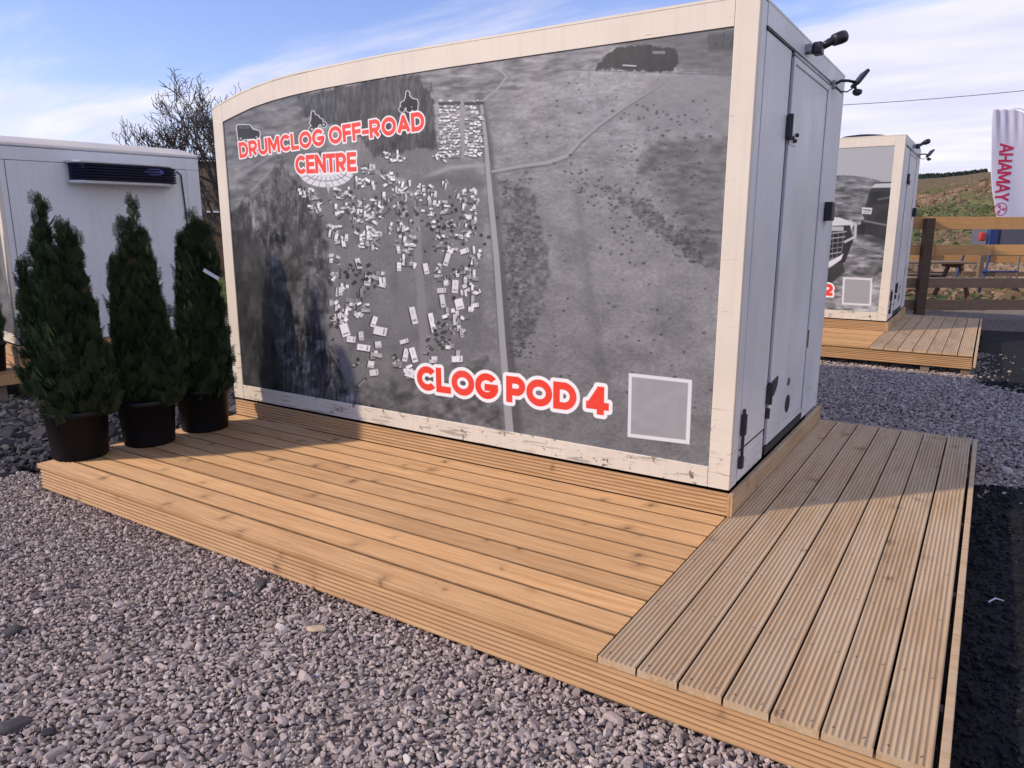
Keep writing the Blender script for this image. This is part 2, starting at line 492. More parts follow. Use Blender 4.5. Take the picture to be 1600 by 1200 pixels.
class Print:
    """the printed picture: tones painted over the wall's (x, z), traced from where they sit on the wall"""
    def __init__(s, x0, x1, z0, z1, ppm, ox=0.0, oy=0.0, oz=0.0):
        s.x0, s.x1, s.z0, s.z1, s.ppm = x0, x1, z0, z1, ppm
        s.o = (ox, oy, oz)
        s.W = int((x1 - x0) * ppm); s.H = int((z1 - z0) * ppm)
        s.X, s.Z = np.meshgrid(x0 + (np.arange(s.W) + 0.5) / ppm, z0 + (np.arange(s.H) + 0.5) / ppm)
        d = np.stack([s.X + ox - CAM_C[0], np.full_like(s.X, oy - CAM_C[1]), s.Z + oz - CAM_C[2]], -1)
        q = d @ CAM_R.T
        s.U = (800 + CAM_F * q[..., 0] / q[..., 2]).astype(np.float32)
        s.V = (600 + CAM_F * q[..., 1] / q[..., 2]).astype(np.float32)
        s.img = np.full((s.H, s.W, 3), 0.4, np.float32)
        s.X = s.X.astype(np.float32); s.Z = s.Z.astype(np.float32)

    def wall(s, u, v):
        d = CAM_R.T @ np.array([(u - 800) / CAM_F, (v - 600) / CAM_F, 1.0])
        t = (s.o[1] - CAM_C[1]) / d[1]
        p = CAM_C + t * d
        return p[0] - s.o[0], p[2] - s.o[2]

    def win(s, us, vs, pad=6):
        ps = [s.wall(u, v) for u in (min(us) - pad, max(us) + pad) for v in (min(vs) - pad, max(vs) + pad)]
        a = [int((p[0] - s.x0) * s.ppm) for p in ps]; b = [int((p[1] - s.z0) * s.ppm) for p in ps]
        i0, i1 = max(0, min(a)), min(s.W, max(a) + 2); j0, j1 = max(0, min(b)), min(s.H, max(b) + 2)
        return (slice(j0, j1), slice(i0, i1)) if i1 > i0 and j1 > j0 else None

    @staticmethod
    def sdf(u, v, pts):
        pts = np.array(pts, np.float32)
        d = np.full(u.shape, 1e9, np.float32); ins = np.zeros(u.shape, bool)
        for (ax, ay), (bx, by) in zip(pts, np.roll(pts, -1, 0)):
            ex, ey = bx - ax, by - ay
            wx, wy = u - ax, v - ay
            t = np.clip((wx * ex + wy * ey) / (ex * ex + ey * ey + 1e-9), 0, 1)
            d = np.minimum(d, (wx - ex * t) ** 2 + (wy - ey * t) ** 2)
            c = ((ay <= v) & (by > v)) | ((by <= v) & (ay > v))
            with np.errstate(divide='ignore', invalid='ignore'):
                xi = ax + (v - ay) * ex / (ey if ey != 0 else 1e-9)
            ins ^= c & (u < xi)
        d = np.sqrt(d)
        return np.where(ins, -d, d)

    def blend(s, w, m, tone):
        tone = np.array(tone, np.float32)
        if tone.ndim == 0: tone = np.full(3, tone, np.float32)
        if tone.ndim == 2: tone = tone[..., None]
        s.img[w] = s.img[w] * (1 - m[..., None]) + tone * m[..., None]

    def poly(s, pts, tone, feather=1.0, alpha=1.0, grow=0.0, ragged=0.0, rs=0.1, seed=5):
        w = s.win([p[0] for p in pts], [p[1] for p in pts], 8 + feather * 2 + grow + ragged)
        if w is None: return
        d = s.sdf(s.U[w], s.V[w], pts) - grow
        if ragged:
            d = d + ragged * (fbm(s.U[w] * rs, s.V[w] * rs, 4, seed) - 0.5) * 2
        m = alpha * (1 - sstep(-feather, feather, d))
        t = tone(s.U[w], s.V[w]) if callable(tone) else tone
        s.blend(w, m, t)

    def line(s, pts, widths, tone, feather=0.8, alpha=1.0):
        if not hasattr(widths, '__len__'): widths = [widths] * len(pts)
        w = s.win([p[0] for p in pts], [p[1] for p in pts], max(widths) + 6)
        if w is None: return
        u, v = s.U[w], s.V[w]
        best = np.full(u.shape, 1e9, np.float32)
        for (a, wa), (b, wb) in zip(zip(pts, widths), zip(pts[1:], widths[1:])):
            ex, ey = b[0] - a[0], b[1] - a[1]
            t = np.clip(((u - a[0]) * ex + (v - a[1]) * ey) / (ex * ex + ey * ey + 1e-9), 0, 1)
            d = np.hypot(u - a[0] - ex * t, v - a[1] - ey * t) - 0.5 * (wa + (wb - wa) * t)
            best = np.minimum(best, d)
        s.blend(w, alpha * (1 - sstep(-feather, feather, best)), tone)

    def disc(s, u, v, r, tone, feather=1.0, alpha=1.0):
        n = 14
        s.poly([(u + r * cos(2 * pi * k / n), v + r * sin(2 * pi * k / n)) for k in range(n)], tone, feather, alpha)

    def car(s, u, v, a, b, ang, tone, dark=False):
        c, n = cos(ang), sin(ang)
        R_ = lambda x, y: (u + x * c - y * n, v + x * n + y * c)
        s.poly([R_(-a, -b + 1.2), R_(a, -b + 1.2), R_(a + .6, b + 1.8), R_(-a, b + 1.8)], 0.13, 0.9, 0.8)
        s.poly([R_(-a, -b), R_(a, -b), R_(a, b), R_(-a, b)], tone, 0.7)
        if not dark and a > 2.2:
            s.poly([R_(a * .45, -b * .7), R_(a * .7, -b * .7), R_(a * .7, b * .7), R_(a * .45, b * .7)], 0.36, 0.6, 0.6)
            if random.random() < .5:
                s.poly([R_(-a * .6, -b * .3), R_(-a * .1, -b * .3), R_(-a * .1, b * .3), R_(-a * .6, b * .3)], tone * 0.8, 0.6, 0.6)

    # lettering in wall metres
    GLY = {
        'C': (.80, [('a', .47, .5, .47, .5, 42, 318)]), 'O': (.98, [('a', .49, .5, .49, .5, 0, 360)]),
        'G': (.92, [('a', .48, .5, .48, .5, 40, 352), ('l', .52, .44, .93, .44)]),
        'D': (.80, [('l', .0, 0, .0, 1), ('h', .0, .34, 1), ('h', .0, .34, 0), ('a', .34, .5, .46, .5, -90, 90)]),
        'R': (.74, [('l', 0, 0, 0, 1), ('h', 0, .38, 1), ('h', 0, .38, .42), ('a', .38, .71, .32, .29, -90, 90), ('d', .28, .42, .60, 0)]),
        'P': (.68, [('l', 0, 0, 0, 1), ('h', 0, .36, 1), ('h', 0, .36, .38), ('a', .36, .69, .32, .31, -90, 90)]),
        'U': (.78, [('l', 0, .35, 0, 1), ('l', .78, .35, .78, 1), ('a', .39, .38, .39, .38, 180, 360)]),
        'M': (.98, [('l', 0, 0, 0, 1), ('l', .98, 0, .98, 1), ('d', .10, 1, .49, .18), ('d', .88, 1, .49, .18)]),
        'L': (.55, [('l', 0, 0, 0, 1), ('h', 0, .55, 0)]),
        'F': (.56, [('l', 0, 0, 0, 1), ('h', 0, .56, 1), ('h', 0, .50, .50)]),
        'E': (.60, [('l', 0, 0, 0, 1), ('h', 0, .60, 1), ('h', 0, .54, .50), ('h', 0, .60, 0)]),
        'A': (.86, [('d', .04, 0, .43, 1), ('d', .82, 0, .43, 1), ('h', .2, .66, .27)]),
        'N': (.80, [('l', 0, 0, 0, 1), ('l', .80, 0, .80, 1), ('d', .06, 1, .74, 0)]),
        'T': (.62, [('h', 0, .62, 1), ('l', .31, 0, .31, 1)]),
        '4': (.72, [('l', .50, 0, .50, 1), ('h', 0, .72, .24), ('d', .06, .30, .46, 1)]),
        '2': (.66, [('a', .33, .67, .33, .33, -25, 170), ('d', .08, .08, .60, .50), ('h', .0, .66, 0)]),
        '-': (.34, [('h', 0, .34, .36)]), ' ': (.30, []),
    }

    def text(s, txt, xa, xb, za, zb, h, red=(0.93, 0.26, 0.19), white=(0.95, 0.94, 0.93), out=0.22, t=0.27):
        """bold outlined line of capitals from (xa, za) to (xb, zb) along the baseline, cap height h"""
        gap = 0.10
        tot = sum(s.GLY[c][0] + gap + t * (c not in ' ') for c in txt) - gap
        L = math.hypot(xb - xa, zb - za)
        sx = L / (tot * h)                                  # squeeze to fit
        ca, sa = (xb - xa) / L, (zb - za) / L
        i0 = max(0, int((min(xa, xb) - .1 - s.x0) * s.ppm)); i1 = min(s.W, int((max(xa, xb) + .1 - s.x0) * s.ppm))
        j0 = max(0, int((min(za, zb) - .1 - s.z0) * s.ppm)); j1 = min(s.H, int((max(za, zb) + h + .1 - s.z0) * s.ppm))
        w = (slice(j0, j1), slice(i0, i1))
        dx, dz = s.X[w] - xa, s.Z[w] - za
        gx = (dx * ca + dz * sa) / h; gy = (-dx * sa + dz * ca) / h
        best = np.full(gx.shape, 1e3, np.float32)
        cur = 0.0
        k = 1 - t                                            # strokes are centred on a box inset by t/2
        for c in txt:
            wd, st = s.GLY[c]
            ox = cur + t / 2 * (c != ' ') * 1.0
            x = (gx / sx - ox); y = (gy - t / 2) / k
            for q in st:
                kx, ky = sx, k
                if q[0] in 'lhd':
                    if q[0] == 'h': ax, ay, bx, by = q[1], q[3], q[2], q[3]
                    else: ax, ay, bx, by = q[1], q[2], q[3], q[4]
                    # square ended stroke in true units
                    A = np.array([ax * sx, ay * k]); B = np.array([bx * sx, by * k])
                    P0, P1 = x * sx, y * k
                    e = B - A; ln = np.hypot(*e) + 1e-6; e = e / ln
                    lu = (P0 - A[0]) * e[0] + (P1 - A[1]) * e[1]; lv = -(P0 - A[0]) * e[1] + (P1 - A[1]) * e[0]
                    hx = ln / 2 + t / 2; hv = t / 2
                    if q[0] == 'd': hx = ln / 2 + t * 0.30
                    a_, b_ = np.abs(lu - ln / 2) - hx, np.abs(lv) - hv
                    d = np.hypot(np.maximum(a_, 0), np.maximum(b_, 0)) + np.minimum(np.maximum(a_, b_), 0)
                    if q[0] == 'd':
                        d = np.maximum(d, np.abs(P1 - 0.5 * k) - 0.5 * k - t / 2)
                else:
                    _, cx, cy, rx, ry, a0, a1 = q
                    px, py = (x - cx) * sx, (y - cy) * k
                    RX, RY = rx * sx, ry * k
                    th = np.arctan2(py / RY, px / RX)
                    rr = np.hypot(px / RX, py / RY)
                    d = np.abs(rr - 1) * np.minimum(np.hypot(RX * np.cos(th), RY * np.sin(th)), 9) - t / 2
                    dg = np.degrees(th)
                    mid = (a0 + a1) / 2; half = (a1 - a0) / 2
                    off = np.abs((dg - mid + 180) % 360 - 180) - half
                    if half < 179.5:
                        d = np.where(off > 0, np.maximum(d, off * pi / 180 * min(RX, RY)), d)
                best = np.minimum(best, d.astype(np.float32))
            cur += wd + gap + t * (c != ' ')
        aa = 0.9 / (s.ppm * h)
        s.blend(w, 1 - sstep(out * .5 - aa, out * .5 + aa, best), white)
        s.blend(w, 1 - sstep(-aa, aa, best), red)

    def image(s, name):
        a = np.ones((s.H, s.W, 4), np.float32)
        a[..., :3] = np.clip(s.img, 0, 1)
        im = bpy.data.images.new(name, s.W, s.H)
        im.pixels.foreach_set(a.ravel())
        im.update()
        im.pack()
        return im


def print_mat(name, im):
    m = Mat(name, 0.38, 0.4)
    t = m.n('ShaderNodeTexImage'); t.image = im; t.extension = 'EXTEND'
    uv = m.n('ShaderNodeUVMap'); m.L(uv.outputs[0], t.inputs[0])
    v = m.coord()
    dust = m.noise(v, 3.0, 6)
    c = m.mix(m.rng(dust, 0.35, 0.75, 0.0, 0.07), t.outputs[0], (0.32, 0.31, 0.30))
    m.col(c)
    m.roughness(m.rng(dust, 0.3, 0.7, 0.30, 0.46))
    return m.m


MX0, MX1, MZ0, MZ1 = -3.97, -0.105, 0.09, 2.31              # wrap rectangle on a pod's side (pod coordinates)
PODZ = 0.316


def paint_aerial():
    p = Print(MX0, MX1, MZ0, MZ1, 430, 0, 0, PODZ)
    U, V = p.U, p.V
    # moorland
    base = 0.435 + 0.075 * (fbm(U * .018, V * .03, 5, 1) - .5) * 2 + 0.13 * (fbm(U * .22, V * .34, 4, 2) - .5)
    base += 0.065 + 0.10 * (fbm(U * .7, V * .8, 3, 6) - .5)
    base += (0.20 * (fbm(U * .07 + V * .05, V * .2, 5, 3) - .5)) * sstep(430, 200, V) + 0.10 * (fbm(U * .03 - V * .012, V * .045, 4, 4) - .5)
    base += 0.07 * sstep(300, 60, V) + 0.02 * sstep(700, 1100, U) - 0.055 * sstep(330, 650, V)
    p.img[:] = base[..., None]
    # upper left rough ground and tracks
    rough = lambda u, v: 0.41 + 0.42 * (fbm(u * .06 + v * .05, v * .13, 5, 11) - .5)
    p.poly([(335, 180), (470, 130), (520, 210), (470, 290), (350, 330)], rough, 8, ragged=8)
    p.poly([(600, 130), (800, 85), (950, 70), (940, 105), (850, 130), (770, 150), (690, 150)],
           lambda u, v: 0.47 + 0.55 * (fbm(u * .05 + v * .04, v * .16, 5, 12) - .5), 8, ragged=10)
    p.poly([(950, 60), (1160, 25), (1150, 120), (1060, 110)], lambda u, v: 0.40 + 0.18 * (fbm(u * .05, v * .2, 5, 13) - .5), 6, ragged=5)
    p.poly([(1030, 118), (1160, 112), (1150, 210), (1020, 208), (960, 180)], 0.47, 10, 0.6)
    # dark shoulder of the hill
    p.poly([(1020, 220), (1140, 212), (1130, 430), (1085, 400), (1040, 300), (990, 270)],
           lambda u, v: 0.38 + 0.34 * (fbm(u * .06, v * .16, 5, 14) - .5), 14, 0.85, ragged=14)
    p.poly([(940, 290), (1010, 318), (1075, 372), (1110, 420), (1060, 390), (1000, 345)],
           lambda u, v: 0.34 + 0.5 * (fbm(u * .15, v * .2, 4, 15) - .5), 6, 0.8, ragged=10)
    # car park ground
    lot = lambda u, v: 0.43 + 0.12 * (fbm(u * .05, v * .04, 4, 21) - .5) + 0.10 * (fbm(u * .4, v * .4, 3, 22) - .5)
    p.poly([(478, 285), (560, 235), (690, 225), (752, 270), (756, 520), (725, 575), (640, 610), (560, 610), (512, 470)], lot, 6, ragged=5)
    p.poly([(545, 610), (650, 580), (760, 560), (790, 670), (600, 650)], lambda u, v: 0.37 + 0.4 * (fbm(u * .08, v * .1, 5, 23) - .5), 6, ragged=8)
    # road, branch road, tracks
    p.line([(748, 150), (758, 215), (768, 300), (778, 400), (790, 540), (803, 690)], [14, 15, 17, 19, 22, 26], 0.30, 4, 0.75)
    p.line([(750, 158), (757, 215), (764, 300), (774, 400), (784, 540), (796, 690)], [4, 6, 8, 9, 10, 13], 0.60, 1.0)
    p.line([(768, 270), (810, 262), (858, 255), (885, 245), (905, 222), (935, 197), (970, 172), (1030, 133)], [8, 8, 9, 9, 8, 6, 5, 3], 0.34, 2, 0.6)
    p.line([(768, 268), (810, 260), (858, 253), (885, 243), (905, 220), (935, 195), (970, 170), (1030, 132)], [4, 5, 6, 6, 5, 4, 3, 2], 0.58, 0.9)
    p.line([(752, 158), (775, 140), (790, 120), (770, 100)], [3, 3, 3, 2], 0.58, 1.0)
    p.line([(648, 300), (652, 400), (658, 480), (664, 570)], [8, 12, 14, 16], 0.49, 2)
    p.line([(630, 420), (632, 600)], 22, 0.44, 5, 0.7)
    p.line([(570, 262), (620, 282), (650, 285), (700, 262), (755, 258)], [5, 8, 9, 7, 5], 0.60, 3, 0.8)
    p.line([(640, 285), (690, 280), (750, 288)], 14, 0.34, 6, 0.7)
    p.line([(336, 300), (420, 245), (440, 232)], [5, 4, 2], 0.53, 2, 0.8)
    p.line([(345, 345), (400, 290), (425, 262)], [6, 5, 3], 0.52, 1.5, 0.8)
    p.line([(340, 260), (420, 226), (470, 200)], [3, 3, 2], 0.50, 2, 0.7)
    # forest at lower left: crowns lit on one side
    def wood_tone(u, v):
        a = fbm(u * .035, v * .026, 5, 31); b = fbm(u * .16 + 3 * a, v * .085, 4, 32); st = fbm(u * .33, v * .035, 3, 33)
        return 0.235 + 0.46 * (a - .42) + 0.52 * (b - .46) + 0.30 * (st - .5) + .22 * (fbm(u * .5, v * .5, 3, 36) - .5)
    forest = [(335, 352), (395, 300), (440, 250), (470, 290), (500, 330), (512, 420), (514, 540), (536, 585), (560, 625), (640, 652), (640, 680), (340, 620)]
    p.poly(forest, wood_tone, 5, ragged=11, rs=0.07)
    p.poly([(400, 400), (470, 380), (512, 420), (512, 520), (440, 500)], lambda u, v: 0.36 + 0.75 * (fbm(u * .08, v * .08, 5, 35) - .5), 14, 0.65, ragged=12)
    p.poly([(360, 360), (388, 360), (425, 470), (450, 640), (370, 630)], 0.09, 12, 0.75, ragged=8)
    random.seed(21)
    for k in range(150):                                     # single spruces standing out of the mass
        u = random.uniform(365, 512); v = random.uniform(330, 600)
        h = random.uniform(14, 34); w = h * random.uniform(.16, .26); tn = random.uniform(.10, .30)
        if u > 430 + (v - 330) * .35 + 70 or v < 340 + (440 - u) * .2: continue
        p.poly([(u, v - h), (u + w, v), (u - w, v)], tn, 1.6, 0.55)
    p.line([(513, 545), (535, 585), (556, 625)], [2, 3, 4], 0.45, 1, 0.8)
    # upper forest
    up = [(462, 150), (530, 135), (600, 120), (655, 118), (677, 160), (682, 232), (640, 236), (585, 246), (560, 215), (520, 195), (470, 178)]
    p.poly(up, lambda u, v: 0.245 + 0.34 * (fbm(u * .35, v * .07, 4, 41) - .5) + 0.26 * (fbm(u * .045, v * .06, 4, 42) - .5), 3, ragged=7, rs=.12)
    for k in range(110):
        u = random.uniform(468, 676); v = random.uniform(140, 236)
        if v > 185 + (u - 470) * .25: continue
        h = random.uniform(8, 18)
        p.poly([(u, v - h), (u + h * .18, v), (u - h * .18, v)], random.choice((.14, .17, .2, .30)), 1.0, 0.6)
    # grove at the top right with a white farmhouse
    gv = [(930, 108), (942, 88), (960, 76), (1000, 70), (1052, 76), (1060, 95), (1050, 112), (1010, 112), (960, 108)]
    p.poly(gv, lambda u, v: 0.13 + 0.16 * (fbm(u * .3, v * .09, 4, 51) - .5), 2, ragged=4, rs=.2)
    p.line([(972, 102), (992, 103)], 2.2, 0.75, 0.6)
    p.line([(1020, 82), (1036, 82)], 5, 0.55, 1.2, 0.8)
    p.poly([(1105, 55), (1160, 48), (1160, 78), (1105, 80)], lambda u, v: .25 + .2 * (fbm(u * .3, v * .1, 3, 52) - .5), 4, .7, ragged=4)
    p.line([(860, 108), (1160, 118)], 1.5, 0.33, 0.8, 0.6)
    for k in range(16):
        p.line([(random.uniform(1060, 1130), 112 + random.uniform(-6, 3)), (random.uniform(1060, 1130), 112 + random.uniform(-6, 3))], 1.2, random.choice((.3, .62)), .6, .4)
    p.poly([(772, 275), (830, 300), (858, 400), (850, 470), (812, 560), (800, 480), (786, 380)], lambda u, v: 0.36 + 0.5 * (fbm(u * .16, v * .2, 4, 16) - .5), 5, .75, ragged=9)
    p.line([(900, 300), (915, 420), (930, 520), (950, 640)], [10, 12, 12, 10], .34, 9, .35)
    # bushes and tussocks
    for k in range(760):
        t = random.random()
        if t < .35:
            u = random.uniform(785, 815) + random.gauss(0, 5); v = random.uniform(280, 560); u += (v - 280) * .05
        elif t < .6:
            a = random.random(); u = 880 + a * 230 + random.gauss(0, 16); v = 268 + a * 130 + random.gauss(0, 14)
        elif t < .8:
            u = random.uniform(950, 1110); v = random.uniform(150, 420)
        else:
            u = random.uniform(800, 1110); v = random.uniform(120, 640)
        r = random.uniform(.8, 2.6)
        p.poly([(u - r * 1.5, v), (u, v - r), (u + r * 1.5, v), (u, v + r)], random.uniform(.2, .32), .8, .75)
    # parked vehicles and tents
    Z = lambda a, b: (440 + a / 3.078, 230 + b / 3.078)
    clusters = [(540,45,50,20,10),(760,50,30,20,5),(410,100,30,20,5),(120,225,40,25,9),(160,290,30,35,6),(300,220,50,25,9),(400,170,50,25,8),(520,150,40,35,9),
        (575,205,40,35,9),(500,245,20,15,2),(430,290,60,45,14),(340,290,40,35,9),(270,310,25,30,5),(360,350,25,10,3),(440,340,30,25,5),(570,290,30,35,8),(690,210,50,40,12),
        (790,180,25,15,3),(855,245,18,12,3),(905,240,35,35,10),(680,265,30,10,3),(740,270,20,10,2),(690,310,25,15,3),(785,300,12,40,4),(900,330,35,50,10),(725,370,10,30,2),
        (760,400,15,40,4),(815,395,15,40,4),(850,430,20,10,1),(900,420,25,20,3),(255,405,35,25,6),(275,455,40,35,6),(415,405,65,20,10),(410,460,40,25,8),(455,450,20,25,3),
        (515,395,12,25,2),(590,390,35,40,9),(555,475,8,25,2),(600,500,35,70,12),(615,560,20,25,3),(560,575,10,20,1),(755,475,30,25,3),(820,495,30,15,2),(875,500,20,12,1),
        (790,540,12,30,1),(930,525,25,40,5),(690,585,12,25,1),(740,600,20,40,3),(785,645,25,25,2),(830,670,15,30,1),(765,690,20,12,1),(900,640,30,25,3),(900,685,40,20,4),
        (880,600,50,15,4),(245,530,25,20,3),(365,560,12,25,1),(265,625,35,25,4),(300,690,35,20,3),(380,680,25,30,2),(410,635,15,30,1),(455,625,35,25,4),(480,665,15,8,1),
        (260,765,30,20,3),(340,770,50,40,7),(385,765,30,30,3),(290,830,40,20,3),(300,880,30,30,1),(330,925,20,15,1),(378,908,12,20,1),(440,840,12,25,1),(470,885,30,20,1),
        (630,810,14,40,1),(770,740,12,30,1),(850,755,25,25,1),(720,845,12,45,1),(810,825,30,45,5),(850,830,30,30,4),(860,880,30,15,2),(920,750,20,25,2),(905,780,12,12,1),
        (390,965,30,15,1),(440,1000,20,15,2),(460,950,15,15,1),(425,1045,15,15,1),(440,1085,20,15,1),(585,935,20,10,1),(592,1000,12,30,1),(630,1000,14,35,1),(555,1045,20,15,2),
        (600,1080,15,30,2),(620,1090,28,26,1),(820,985,30,30,3),(725,1010,15,30,2),(840,1020,25,15,1)]
    for (a, b, ra, rb, n) in clusters:
        u0, v0 = Z(a, b)
        ru, rv = ra / 3.078, rb / 3.078
        if n == 1:
            p.car(u0, v0, max(ru, rv) * 1.05, min(max(min(ru, rv), 3.0), 6.5), (0 if ru > rv else pi / 2) + random.uniform(-.35, .35), random.uniform(.78, .9))
            continue
        for k in range(int(n * 2.3)):
            u = u0 + random.uniform(-1, 1) * ru; v = v0 + random.uniform(-1, 1) * rv
            sc = 0.8 + 0.62 * (v - 240) / 330
            p.car(u, v, random.choice((2.4, 3.0, 3.6, 4.4, 5.4)) * sc, random.uniform(1.6, 2.7) * sc, random.choice((0, 0, pi / 2, pi / 2, pi / 2, .6, -.5)) + random.gauss(0, .12),
                  random.choice((.92, .88, .84, .78, .68, .55, .42)), random.random() < .35)
    for (a, b, ra, rb, n) in [(750, 930, 40, 60, 22), (330, 600, 60, 50, 22), (790, 880, 40, 40, 14), (360, 1040, 20, 22, 4), (540, 995, 14, 18, 3), (860, 590, 60, 20, 10), (250, 850, 25, 60, 12), (420, 640, 50, 50, 10), (500, 330, 250, 90, 40), (800, 400, 120, 140, 40)]:
        u0, v0 = Z(a, b)
        for k in range(n):
            p.car(u0 + random.gauss(0, .6) * ra / 3.078, v0 + random.gauss(0, .6) * rb / 3.078, random.uniform(1.2, 3), random.uniform(1, 2), random.uniform(0, 3), random.choice((.14, .2, .26, .6)), True)
    p.poly([Z(350, 1150), Z(398, 1105), Z(410, 1118), Z(362, 1165)], .25, .8); p.poly([Z(362, 1148), Z(395, 1116), Z(402, 1122), Z(368, 1154)], .7, .8, .6)
    # the upper block of close parked vans
    for c0, c1 in ((686, 716), (726, 752)):
        v = 158
        while v < 246:
            u = c0 + random.uniform(0, 3)
            while u < c1:
                w = random.uniform(1.6, 3.4)
                if random.random() < (.55 if v < 180 else .88):
                    p.car(u, v + random.uniform(-1.2, 1.2), w, random.uniform(1.2, 2.0), random.gauss(0, .2), random.choice((.9, .85, .75, .55)), True)
                u += w * 2 + random.uniform(.2, 1.4)
            v += random.uniform(3.6, 5.2)
        p.line([(c0, 162), (c1, 161)], 5, 0.16, 1, .9)
    p.line([(720, 155), (722, 245)], 4, .55, 1.2)
    # fan shaped white stand
    fan = [(466, 268)] + [(508 + 43 * cos(a), 268 + 25 * sin(a)) for a in np.linspace(pi, 0, 16)] + [(550, 268)]
    p.poly(fan, .84, 1)
    for k in range(11):
        a = pi * (k + .5) / 11
        p.line([(508 + 22 * cos(a), 266 + 11 * sin(a)), (508 + 44 * cos(a), 268 + 26 * sin(a))], .9, .35, .6, .8)
    p.line([(508 + 33 * cos(a), 267 + 16 * sin(a)) for a in np.linspace(pi, 0, 14)], 1.4, .4, .7, .8)
    p.poly([(507, 288), (515, 288), (512, 303)], .7, 1)
    # pictograms with a pale outline
    Q = lambda a, b: (365 + a / 5.333, 130 + b / 5.333)
    def icon(polys, rings):
        for pl in polys: p.poly([Q(*c) for c in pl], .82, .7, grow=1.5)
        for (a, b, r, hole) in rings: p.disc(*Q(a, b), r / 5.333 + 1.5, .82, .7)
        for pl in polys: p.poly([Q(*c) for c in pl], .085, .6)
        for (a, b, r, hole) in rings:
            p.disc(*Q(a, b), r / 5.333, .085, .6)
            if hole: p.disc(*Q(a, b), hole / 5.333, .72, .6)
    icon([[(20,368),(24,350),(125,350),(150,385),(205,400),(212,428),(205,452),(190,462),(60,468),(28,452)]], [(52,462,22,9),(183,448,20,8)])
    for a, b in ((35, 75), (82, 122)):
        p.poly([Q(a, 358), Q(b, 358), Q(b + 3, 380), Q(a, 380)], .4, .6, .7)
    icon([[(628,335),(640,300),(640,262),(648,236),(662,236),(668,262),(700,275),(704,290),(735,305),(728,335),(700,348),(690,375),(655,372),(640,350)]], [(645,384,24,12),(742,345,22,11)])
    icon([[(1383,180),(1390,160),(1415,150),(1428,112),(1432,72),(1442,66),(1454,76),(1456,106),(1478,130),(1518,138),(1530,170),(1520,200),(1490,192),(1440,200),(1400,214)]], [(1394,218,22,0),(1455,216,24,0),(1502,208,24,0)])
    # lettering
    p.text('DRUMCLOG OFF-ROAD', -3.785, -2.01, 1.862, 1.945, 0.112, out=.17, t=.235)
    p.text('CENTRE', -3.185, -2.60, 1.725, 1.722, 0.125, out=.17, t=.235)
    p.text('CLOG POD 4', -2.12, -0.715, 0.293, 0.306, 0.165, out=.28, t=.27)
    # the plain white sticker
    p.poly([(981, 583), (1080, 594), (1076, 695), (979, 683)], (0.86, .86, .86), .6)
    p.poly([(986, 589), (1074, 599), (1070, 688), (984, 678)], lambda u, v: .60 + .05 * (fbm(u * .08, v * .08, 4, 91) - .5), .6)
    return p


def paint_offroad(oy=7.386, ox=-0.075, oz=0.432):
    p = Print(MX0, MX1, MZ0, MZ1, 170, ox, oy, oz)
    U, V, X, Z = p.U, p.V, p.X, p.Z
    g = 0.44 + 0.62 * (fbm(X * 9 + Z * 3, Z * 30, 5, 61) - .5) + 0.36 * (fbm(X * 3, Z * 5, 4, 62) - .5)
    g += 0.16 * sstep(.75, .35, Z)
    p.img[:] = g[..., None]
    ridge = 1.93 - 0.16 * (X + 0.75) ** 2 * np.where(X > -.75, 2.2, .35)
    p.img[:] = np.where((Z > ridge)[..., None], np.float32(.66), p.img)
    # the two vehicles of the print
    p.poly([(1344, 352), (1358, 300), (1366, 285), (1400, 284), (1400, 382), (1360, 368), (1345, 365)], .20, 1.0)
    p.poly([(1360, 294), (1367, 287), (1400, 286), (1400, 293)], .72, .8)
    p.poly([(1362, 300), (1392, 298), (1390, 318), (1354, 322)], .13, 1)
    p.line([(1372, 312), (1400, 306)], 3, .42, 1, .7)
    p.poly([(1347, 324), (1363, 325), (1361, 335), (1346, 334)], .80, .6)
    p.line([(1349, 328), (1360, 329)], 1.6, .25, .5); p.line([(1349, 332), (1359, 332)], 1.0, .4, .5)
    p.line([(1350, 345), (1395, 354)], 3, .50, 1, .8); p.disc(1347, 341, 3, .62)
    p.poly([(1338, 352), (1352, 350), (1350, 368), (1338, 366)], .12, 1.5)
    p.poly([(1336, 366), (1400, 372), (1400, 392), (1340, 372)], .18, 4, .7)
    p.poly([(1285, 338), (1312, 340), (1334, 348), (1330, 362), (1285, 362)], .80, 1)
    p.poly([(1285, 354), (1328, 352), (1333, 375), (1320, 410), (1285, 420)], .14, 1.2)
    p.poly([(1285, 354), (1318, 354), (1318, 361), (1285, 361)], .68, .8)
    for k in range(6):
        p.line([(1290, 366 + 8 * k), (1322 - k * 2, 362 + 8 * k)], 1.8, random.choice((.6, .75, .5)), .7, .85)
    for k in range(4):
        p.line([(1294 + 8 * k, 362), (1293 + 7 * k, 405)], 1.4, .55, .6, .7)
    p.line([(1328, 345), (1337, 352), (1336, 370), (1320, 378)], 4, .72, .9)
    p.poly([(1285, 412), (1305, 404), (1318, 396), (1314, 406), (1300, 416), (1285, 424)], .85, .8)
    p.poly([(1285, 424), (1316, 408), (1320, 425), (1300, 442), (1285, 446)], .2, 2, .9)
    p.text('CLOG POD 2', -2.12, -0.715, 0.293, 0.306, 0.165, out=.28, t=.27)
    p.poly([(1317, 433), (1363, 435), (1361, 478), (1315, 476)], (.86, .86, .86), .5)
    p.poly([(1320, 436), (1360, 438), (1358, 475), (1318, 473)], .62, .5)
    return p


def paint_moor():
    p = Print(MX0, MX1, MZ0, MZ1, 60, -8.2, .3, .35)
    g = 0.40 + 0.3 * (fbm(p.X * 4 + p.Z, p.Z * 9, 5, 71) - .5)
    p.img[:] = g[..., None]
    return p


